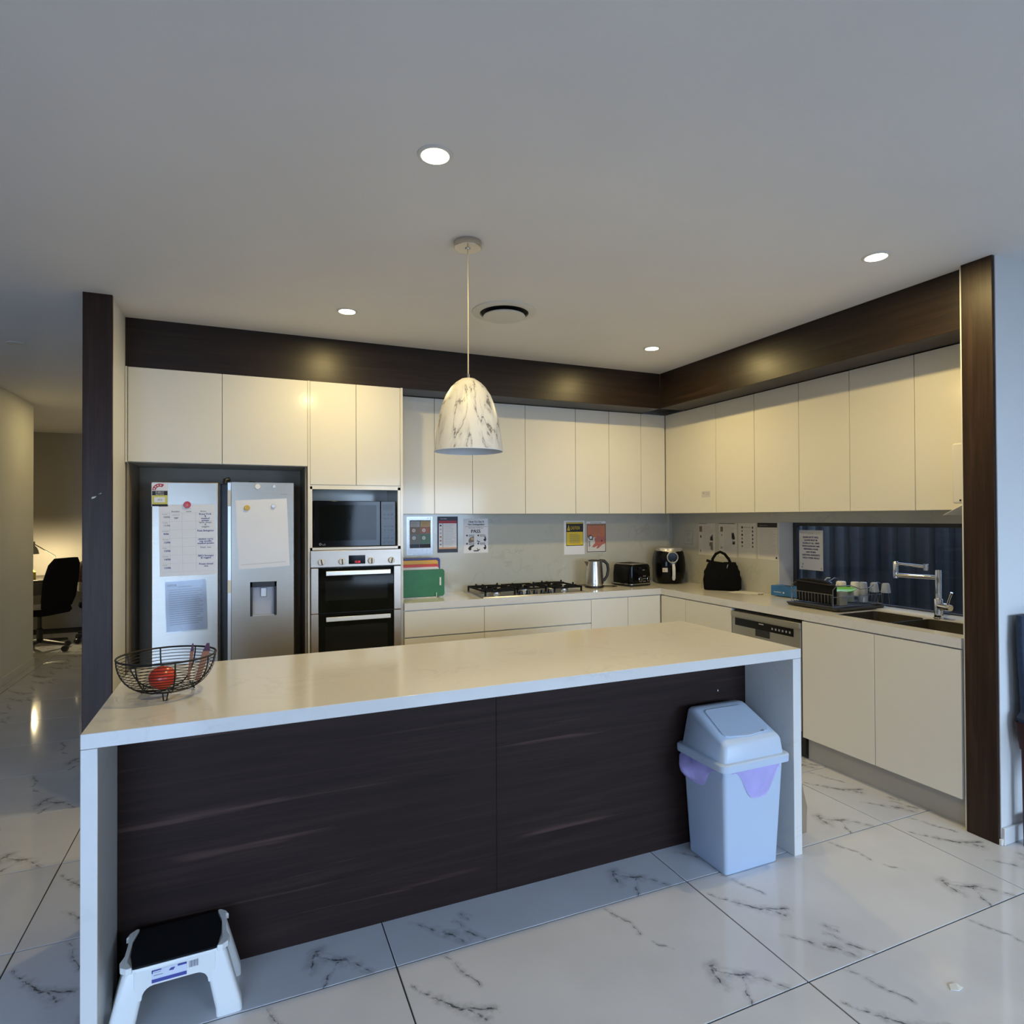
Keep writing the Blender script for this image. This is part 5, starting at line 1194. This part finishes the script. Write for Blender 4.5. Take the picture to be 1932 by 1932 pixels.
# purple liner hanging out under the collar
ln = MB()
def bag_front(u, v):  # u 0..1 across, v 0..1 down
    x = 1.822 + u * 0.268; ybase = cy_ - 0.134 - 0.004
    edge = math.sin(math.pi * min(1, max(0, u))) ** 0.55
    dep = 0.014 + 0.120 * max(0.0, math.exp(-((u - 0.58) / 0.33) ** 4))
    z = 0.440 - v * dep
    tap = (z - 0.44) * 0.05
    return (x, ybase - tap - 0.004 * math.sin(9 * u + 3 * v) - 0.004, z)
N1, N2 = 24, 8
rows = [[bag_front(i / N1, j / N2) for i in range(N1 + 1)] for j in range(N2 + 1)]
ln.loft(rows, cap=False, closed=False)
part('liner', ln, 'liner_purple', bn, smooth=True, angle=80)
ln = MB()
def bag_side(u, v):
    y = cy_ - 0.10 + u * 0.22; xb = cx - 0.160 - 0.006
    dep = 0.015 + 0.095 * max(0.0, math.exp(-((u - 0.62) / 0.36) ** 4))
    bulge = 0.050 * math.sin(math.pi * v) * math.exp(-((u - 0.75) / 0.30) ** 2) + 0.004 * math.sin(14 * u + 5 * v)
    return (xb - bulge, y, 0.440 - v * dep)
ln.loft([[bag_side(i / N1, j / N2) for i in range(N1 + 1)] for j in range(N2 + 1)], cap=False, closed=False)
part('liner', ln, 'liner_purple', bn, smooth=True, angle=80)
part('liner_band', MB().loft([rrect(cx, cy_, 0.333, 0.280, 0.03, 0.431), rrect(cx, cy_, 0.334, 0.281, 0.03, 0.438)]), 'liner_purple_deep', bn, smooth=True)

# ------------------------------------------------------------------ step stool
so = thing('step_stool', 'white plastic step stool with a black non-slip top', 'stool', (-0.190, 2.150, 0), R(1.5), local=True)
SH = 0.200
def leg(sx, sy):
    m = MB(); bx_, by_ = sx * 0.142, sy * 0.078
    tx_, ty_ = sx * 0.104, sy * 0.068
    m.loft([rrect(bx_, by_, 0.072, 0.052, 0.010, 0.0), rrect(bx_ * 0.98 + 0.02 * tx_, by_, 0.072, 0.052, 0.012, 0.02), rrect(tx_, ty_, 0.064, 0.050, 0.016, SH - 0.02), rrect(tx_ * 0.97, ty_ * 0.97, 0.054, 0.040, 0.016, SH - 0.006)])
    return m
for sx in (-1, 1):
    for sy in (-1, 1):
        part('leg', leg(sx, sy), 'stool_white', so, smooth=True)
def apron(y0, y1, hw):
    ar = arc(-0.054, 0.112, 0.031, 180, 90, 5)
    pl = [(-hw, SH - 0.008), (-hw, 0.107), (-0.0855, 0.107)] + ar + [(-x, z) for x, z in ar[::-1]] + [(0.0855, 0.107), (hw, 0.107), (hw, SH - 0.008)]
    return MB().prism(pl, 1, y0, y1)
part('apron', apron(-0.096, -0.084, 0.105), 'stool_white', so, bevel=0.002)
part('apron', apron(0.084, 0.096, 0.105), 'stool_white', so, bevel=0.002)
for sx in (-1, 1):
    part('apron', MB().hexa([(sx * 0.138, -0.07, 0.12), (sx * 0.126, -0.07, 0.12), (sx * 0.126, 0.07, 0.12), (sx * 0.138, 0.07, 0.12), (sx * 0.130, -0.07, SH - 0.01), (sx * 0.118, -0.07, SH - 0.01), (sx * 0.118, 0.07, SH - 0.01), (sx * 0.130, 0.07, SH - 0.01)]), 'stool_white', so, bevel=0.002)
part('deck', MB().loft([rrect(0, 0, 0.258, 0.192, 0.03, SH - 0.012), rrect(0, 0, 0.250, 0.186, 0.03, SH - 0.002)]), 'stool_white', so, smooth=True)
matp = [(-0.108, -0.092), (0.108, -0.092), (0.120, -0.03), (0.121, 0.03), (0.108, 0.090), (-0.108, 0.090), (-0.121, 0.03), (-0.120, -0.03)]
part('non_slip_mat', MB().prism(matp, 2, SH - 0.002, SH + 0.004), 'black_matte', so, bevel=0.002)
for sx in (-1, 1):
    hp = [(sx * x, y) for x, y in ((0.109, -0.094), (0.124, -0.060), (0.123, -0.01), (0.122, 0.04), (0.110, 0.092), (0.118, 0.094), (0.134, 0.078), (0.142, 0.056), (0.134, 0.060), (0.133, 0.02), (0.135, -0.03), (0.144, -0.058), (0.140, -0.082), (0.124, -0.096))]
    part('grip_edge', MB().prism(hp, 2, SH - 0.010, SH + 0.007), 'stool_white', so, bevel=0.002)
s = Sheet(so, (-0.060, -0.0968, SH - 0.014), (1, 0, 0), (0, -1, 0), 0.122, 0.036)
s.rect(0, 0, 0.73, 1, 'paper_cool', 1, 'sticker').rect(0, 0.72, 0.73, 1.0, 'ink_indigo', 2).rect(0, 0.0, 0.20, 0.10, 'ink_indigo', 2).rect(0, 0.0, 0.025, 0.26, 'ink_indigo', 2).rect(0.54, 0, 0.73, 0.16, 'ink_indigo', 2).poly([(0.35, 0.32), (0.40, 0.14), (0.49, 0.14), (0.45, 0.36)], 'ink_indigo', 2)
s.rect(0.04, 0.18, 0.19, 0.22, 'ink_grey', 2).rect(0.04, 0.40, 0.23, 0.46, 'ink_grey', 2)
for k in range(9): s.rect(0.78 + k * 0.022, 0.02, 0.788 + k * 0.022 + 0.006 * (k % 3), 0.55, 'ink_grey', 1, 'barcode')
s.done()

# brown paper bag behind the island end
kb = thing('paper_bag', 'brown paper bag standing beside the island end panel', 'bag', (2.32, 2.26, 0))
part('bag', MB().loft([rrect(2.335, 2.27, 0.165, 0.28, 0.006, 0.001), rrect(2.335, 2.27, 0.170, 0.285, 0.006, 0.12), rrect(2.315, 2.27, 0.125, 0.285, 0.005, 0.27), rrect(2.290, 2.27, 0.075, 0.285, 0.004, 0.375), rrect(2.290, 2.27, 0.069, 0.279, 0.004, 0.374), rrect(2.310, 2.27, 0.115, 0.279, 0.004, 0.25)]), 'kraft_brown', kb)
part('handle', MB().tube([(2.262, 2.22, 0.37), (2.262, 2.24, 0.41), (2.262, 2.30, 0.41), (2.262, 2.32, 0.37)], 0.003, 6), 'kraft_brown', kb, smooth=True)
solo('paper_scrap', MB().add([(2.020, 1.245, 0.002), (2.040, 1.232, 0.004), (2.066, 1.236, 0.002), (2.060, 1.254, 0.006), (2.038, 1.262, 0.003), (2.020, 1.245, 0.001), (2.040, 1.232, 0.001), (2.066, 1.236, 0.001), (2.060, 1.254, 0.001), (2.038, 1.262, 0.001)], [(0, 1, 2, 3, 4), (9, 8, 7, 6, 5), (0, 5, 6, 1), (1, 6, 7, 2), (2, 7, 8, 3), (3, 8, 9, 4), (4, 9, 5, 0)]), 'mug_white', 'tiny white scrap of paper on the floor tiles', 'paper scrap')

# ------------------------------------------------------------------ ceiling fittings
def downlight(label, x, y, lit=True, watts=SPOT_W):
    t = thing('downlight', label, 'ceiling light', (x, y, ZC), group='recessed downlights')
    m = MB(); m.lathe([(0.046, ZC - 0.001), (0.046, ZC - 0.005), (0.052, ZC - 0.006), (0.058, ZC - 0.003), (0.059, ZC)], x, y, 32, cap=False)
    part('trim_ring', m, 'vent_white', t, smooth=True)
    part('lens', MB().lathe([(0.047, ZC - 0.001), (0.046, ZC - 0.0045), (0.002, ZC - 0.0046)], x, y, 32), 'downlight_glow' if lit else 'vent_white', t, smooth=True)
    if lit:
        l = bpy.data.lights.new('downlight_lamp', 'AREA'); l.shape = 'DISK'; l.size = 0.085; l.energy = watts; l.color = WARM
        o = bpy.data.objects.new('downlight_lamp', l); COL.objects.link(o); o.parent = t; o.location = (0, 0, -0.008)
downlight('lit downlight nearest the camera, above the island', 0.569, 1.940)
downlight('lit downlight in front of the fridge and ovens', 0.534, 3.606)
downlight('lit downlight on the right, near the timber post', 2.643, 1.922)
downlight('lit downlight near the inner corner of the bulkhead', 2.619, 3.584)
downlight('unlit downlight in the hallway ceiling', -1.414, 5.120, False)
downlight('lit hallway downlight behind the left timber post', -1.40, 7.45, True, 4.2)

vt = thing('ceiling_vent', 'round white air vent in the ceiling behind the pendant', 'vent', (1.366, 3.270, ZC))
vx, vy = 1.366, 3.270
part('flange', MB().lathe([(0.186, ZC), (0.184, ZC - 0.006), (0.160, ZC - 0.014), (0.140, ZC - 0.012), (0.138, ZC)], vx, vy, 48, cap=False), 'vent_white', vt, smooth=True)
part('throat_shade', MB().lathe([(0.139, ZC - 0.0005), (0.138, ZC - 0.002), (0.002, ZC - 0.0021)], vx, vy, 48), 'vent_dark', vt, smooth=True)  # flat near-black disc, painted shade in place of an open duct
part('centre_disc', MB().lathe([(0.09, ZC - 0.014), (0.119, ZC - 0.026), (0.121, ZC - 0.031), (0.117, ZC - 0.034), (0.002, ZC - 0.035)], vx, vy, 48), 'vent_white', vt, smooth=True)
part('hub', MB().lathe([(0.02, ZC - 0.001), (0.02, ZC - 0.012)], vx, vy, 16), 'vent_dark', vt, smooth=True)

pd = thing('pendant_lamp', 'marble-patterned pendant lamp hanging over the island', 'pendant lamp', (0.877, 2.502, 1.765))
px, py = 0.877, 2.502
part('canopy', MB().lathe([(0.058, ZC), (0.059, ZC - 0.002), (0.059, ZC - 0.026), (0.057, ZC - 0.028), (0.012, ZC - 0.029), (0.010, ZC - 0.033)], px, py, 40), 'nickel', pd, smooth=True)
part('cord', MB().tube([(px, py, ZC - 0.03), (px + 0.001, py, 2.40), (px, py, 2.09)], 0.0028, 8), 'cord_clear', pd, smooth=True)
part('cord_grip', MB().lathe([(0.0065, 2.072), (0.0065, 2.094), (0.004, 2.097)], px, py, 16), 'nickel', pd, smooth=True)
hs = [(0.004, 2.078), (0.030, 2.075), (0.055, 2.058), (0.075, 2.038), (0.096, 2.005), (0.112, 1.965), (0.124, 1.920), (0.133, 1.875), (0.140, 1.830), (0.145, 1.790), (0.147, 1.768)]
part('shade', MB().lathe(hs, px, py, 56, cap=False), 'shade_marble', pd, smooth=True, angle=70)
part('shade_lining', MB().lathe([(max(0.002, r - 0.003), z - 0.002) for r, z in hs], px, py, 56, cap=False), 'lamp_inside', pd, smooth=True, angle=70)
part('rim', MB().lathe([(0.147, 1.768), (0.1475, 1.764), (0.144, 1.764), (0.144, 1.768)], px, py, 56, cap=False), 'lamp_inside', pd, smooth=True)
part('bulb', MB().sphere((px, py, 1.90), 0.03, 1, 1, 1.2, 16, 10), 'mug_white', pd, smooth=True)
part('bulb_socket', MB().lathe([(0.018, 1.93), (0.018, 1.99), (0.01, 2.07)], px, py, 16), 'mug_white', pd, smooth=True)

# ------------------------------------------------------------------ dining chair at the right edge
dc = thing('dining_chair', 'dark red wooden dining chair with a blue back, cut off by the right edge', 'chair', (3.420, 1.44, 0))
for (lx, ly) in ((3.215, 1.635), (3.625, 1.635), (3.215, 1.245), (3.625, 1.245)):
    part('leg', MB().loft([rrect(lx, ly, 0.036, 0.036, 0.006, 0.0), rrect(lx, ly, 0.042, 0.042, 0.006, 0.44)]), 'chair_wood', dc, smooth=True)
part('seat', MB().loft([rrect(3.420, 1.44, 0.49, 0.45, 0.03, 0.555), rrect(3.420, 1.44, 0.50, 0.46, 0.03, 0.575), rrect(3.420, 1.44, 0.48, 0.44, 0.03, 0.60)]), 'chair_blue', dc, smooth=True)
part('seat_frame', MB().loft([rrect(3.420, 1.44, 0.47, 0.44, 0.01, 0.435), rrect(3.420, 1.44, 0.50, 0.46, 0.01, 0.555)]), 'chair_wood', dc, smooth=True)
part('backrest', MB().loft([rrect(3.420, 1.640, 0.46, 0.032, 0.01, 0.60), rrect(3.420, 1.650, 0.48, 0.032, 0.012, 0.90), rrect(3.420, 1.655, 0.46, 0.030, 0.012, 1.03)]), 'chair_blue', dc, smooth=True)
part('stretcher', box(3.200, 3.640, 1.615, 1.655, 0.09, 0.13), 'chair_wood', dc, bevel=0.005)
part('stretcher', box(3.200, 3.235, 1.26, 1.62, 0.09, 0.13), 'chair_wood', dc, bevel=0.005)

# ------------------------------------------------------------------ the study seen past the left post
dk = thing('study_desk', 'dark desk against the far wall of the study', 'desk', (-2.75, 9.72, 0))
part('desktop', box(-3.7, -1.75, 9.30, 10.15, 0.70, 0.735), 'desk_dark', dk, bevel=0.003)
for lx in (-3.66, -1.83):
    for ly in (9.34, 10.06):
        part('leg', box(lx, lx + 0.05, ly, ly + 0.05, 0, 0.70), 'desk_dark', dk, bevel=0.003)
part('drawer', box(-2.72, -2.30, 9.29, 9.31, 0.55, 0.69), 'desk_dark', dk, bevel=0.002)
part('handle', MB().tube([(-2.56, 9.275, 0.63), (-2.44, 9.275, 0.63)], 0.005, 6), 'steel_plain', dk, smooth=True)
lp = thing('desk_lamp', 'lit desk lamp with a grey bell shade on the study desk', 'desk lamp', (-2.25, 9.75, 0.735))
lx, ly = -2.455, 9.50
part('shade', MB().lathe([(0.030, 1.205), (0.032, 1.195), (0.030, 1.155), (0.052, 1.125), (0.068, 1.085), (0.074, 1.050), (0.070, 1.050), (0.048, 1.12), (0.026, 1.15)], lx, ly, 28, cap=False), 'lamp_metal', lp, smooth=True)
part('shade_cap', MB().lathe([(0.032, 1.196), (0.028, 1.207), (0.003, 1.209)], lx, ly, 24), 'lamp_metal', lp, smooth=True)
part('arm', MB().tube([(lx + 0.03, ly, 1.17), (-2.255, 9.66, 1.015)], 0.006, 8), 'lamp_metal', lp, smooth=True)
part('arm', MB().tube([(-2.255, 9.66, 1.015), (-2.25, 9.75, 0.74)], 0.006, 8), 'lamp_metal', lp, smooth=True)
part('base', MB().lathe([(0.08, 0.735), (0.08, 0.745), (0.03, 0.755), (0.01, 0.757)], -2.25, 9.75, 24), 'lamp_metal', lp, smooth=True)
part('bulb', MB().sphere((lx, ly, 1.075), 0.028, 1, 1, 1, 14, 10), 'bulb_glow', lp, smooth=True)
l = bpy.data.lights.new('desk_lamp_bulb', 'POINT'); l.energy = 40; l.color = (1.0, 0.80, 0.45); l.shadow_soft_size = 0.03
o = bpy.data.objects.new('desk_lamp_bulb', l); COL.objects.link(o); o.parent = lp; o.location = (lx + 2.25, ly - 9.75, 1.03 - 0.735)
jr = thing('amber_bottle', 'yellow pump bottle under the desk lamp', 'bottle', (-2.44, 9.46, 0.735))
part('bottle', MB().lathe([(0.035, 0.736), (0.036, 0.74), (0.036, 0.83), (0.014, 0.85), (0.012, 0.86)], -2.44, 9.46, 20), 'jar_amber', jr, smooth=True)
part('pump', MB().tube([(-2.44, 9.46, 0.86), (-2.44, 9.46, 0.895), (-2.465, 9.46, 0.895)], 0.006, 8), 'ink_grey', jr, smooth=True)
mo = thing('computer_mouse', 'dark computer mouse on the study desk', 'mouse', (-2.46, 9.36, 0.735))
part('shell', MB().sphere((-2.46, 9.36, 0.748), 0.04, 1.3, 0.8, 0.35, 16, 8), 'black_plastic', mo, smooth=True)
def office_chair(label, x, y, rot, jacket=False):
    t = thing('office_chair', label, 'chair', (x, y, 0), rot, group='office chairs in the study', local=True)
    part('seat', MB().loft([rrect(0, 0, 0.44, 0.44, 0.08, 0.42), rrect(0, 0, 0.49, 0.48, 0.10, 0.45), rrect(0, 0, 0.47, 0.46, 0.10, 0.495)]), 'fabric_black', t, smooth=True, angle=60)
    rows = []
    for z, yy, w_ in ((0.50, 0.20, 0.40), (0.60, 0.225, 0.46), (0.80, 0.25, 0.48), (0.98, 0.29, 0.42), (1.05, 0.31, 0.30)):
        rows.append(rrect(0, yy, w_, 0.07, 0.03, z))
    part('backrest', MB().loft(rows), 'fabric_black', t, smooth=True, angle=60)
    for sx in (-1, 1):
        part('armrest', MB().tube([(sx * 0.22, 0.10, 0.44), (sx * 0.29, 0.10, 0.46), (sx * 0.29, 0.10, 0.66), (sx * 0.29, -0.14, 0.66)], 0.018, 8), 'black_plastic', t, smooth=True)
    part('gas_lift', MB().lathe([(0.03, 0.09), (0.03, 0.25), (0.02, 0.26), (0.02, 0.43)], 0, 0, 14), 'black_plastic', t, smooth=True)
    for k in range(5):
        a = 2 * math.pi * k / 5 + 0.3
        ex, ey = 0.30 * math.cos(a), 0.30 * math.sin(a)
        b_ = part('base_arm', MB().tube([(0, 0, 0.115), (ex, ey, 0.085)], [0.028, 0.018], 8), 'black_plastic', t, smooth=True)
        part('caster', MB().lathe([(0.030, -0.022), (0.032, -0.018), (0.032, 0.018), (0.030, 0.022)], seg=14).xform(Matrix.Translation((ex, ey, 0.032)) @ Matrix.Rotation(a, 4, 'Z') @ Matrix.Rotation(R(90), 4, 'X')), 'black_plastic', b_, smooth=True)
    return t
office_chair('black high-backed office chair in front of the desk lamp', -2.13, 8.52, R(-116))
office_chair('second office chair, mostly hidden behind the left timber post', -1.63, 9.05, R(-80))
jk = thing('draped_jacket', 'brown shaggy jacket hung over the second office chair', 'jacket', (-1.72, 8.98, 0.72))
rows = []
for z, a, b in ((0.72, 0.10, 0.16), (0.78, 0.12, 0.19), (0.88, 0.13, 0.20), (0.95, 0.10, 0.15), (0.985, 0.05, 0.08)):
    rows.append([(-1.76 + (a + 0.012 * math.sin(5 * q + z * 40)) * math.cos(q), 9.0 + b * math.sin(q), z + 0.01 * math.sin(3 * q)) for q in [2 * math.pi * i / 24 for i in range(24)]])
part('cloth', MB().loft(rows), 'jacket_brown', jk, smooth=True, angle=80)
part('lining', MB().loft([[(-1.76 + 0.11 * math.cos(q), 9.0 + 0.17 * math.sin(q), z) for q in [2 * math.pi * i / 20 for i in range(20)]] for z in (0.62, 0.73)]), 'jacket_grey', jk, smooth=True, angle=80)
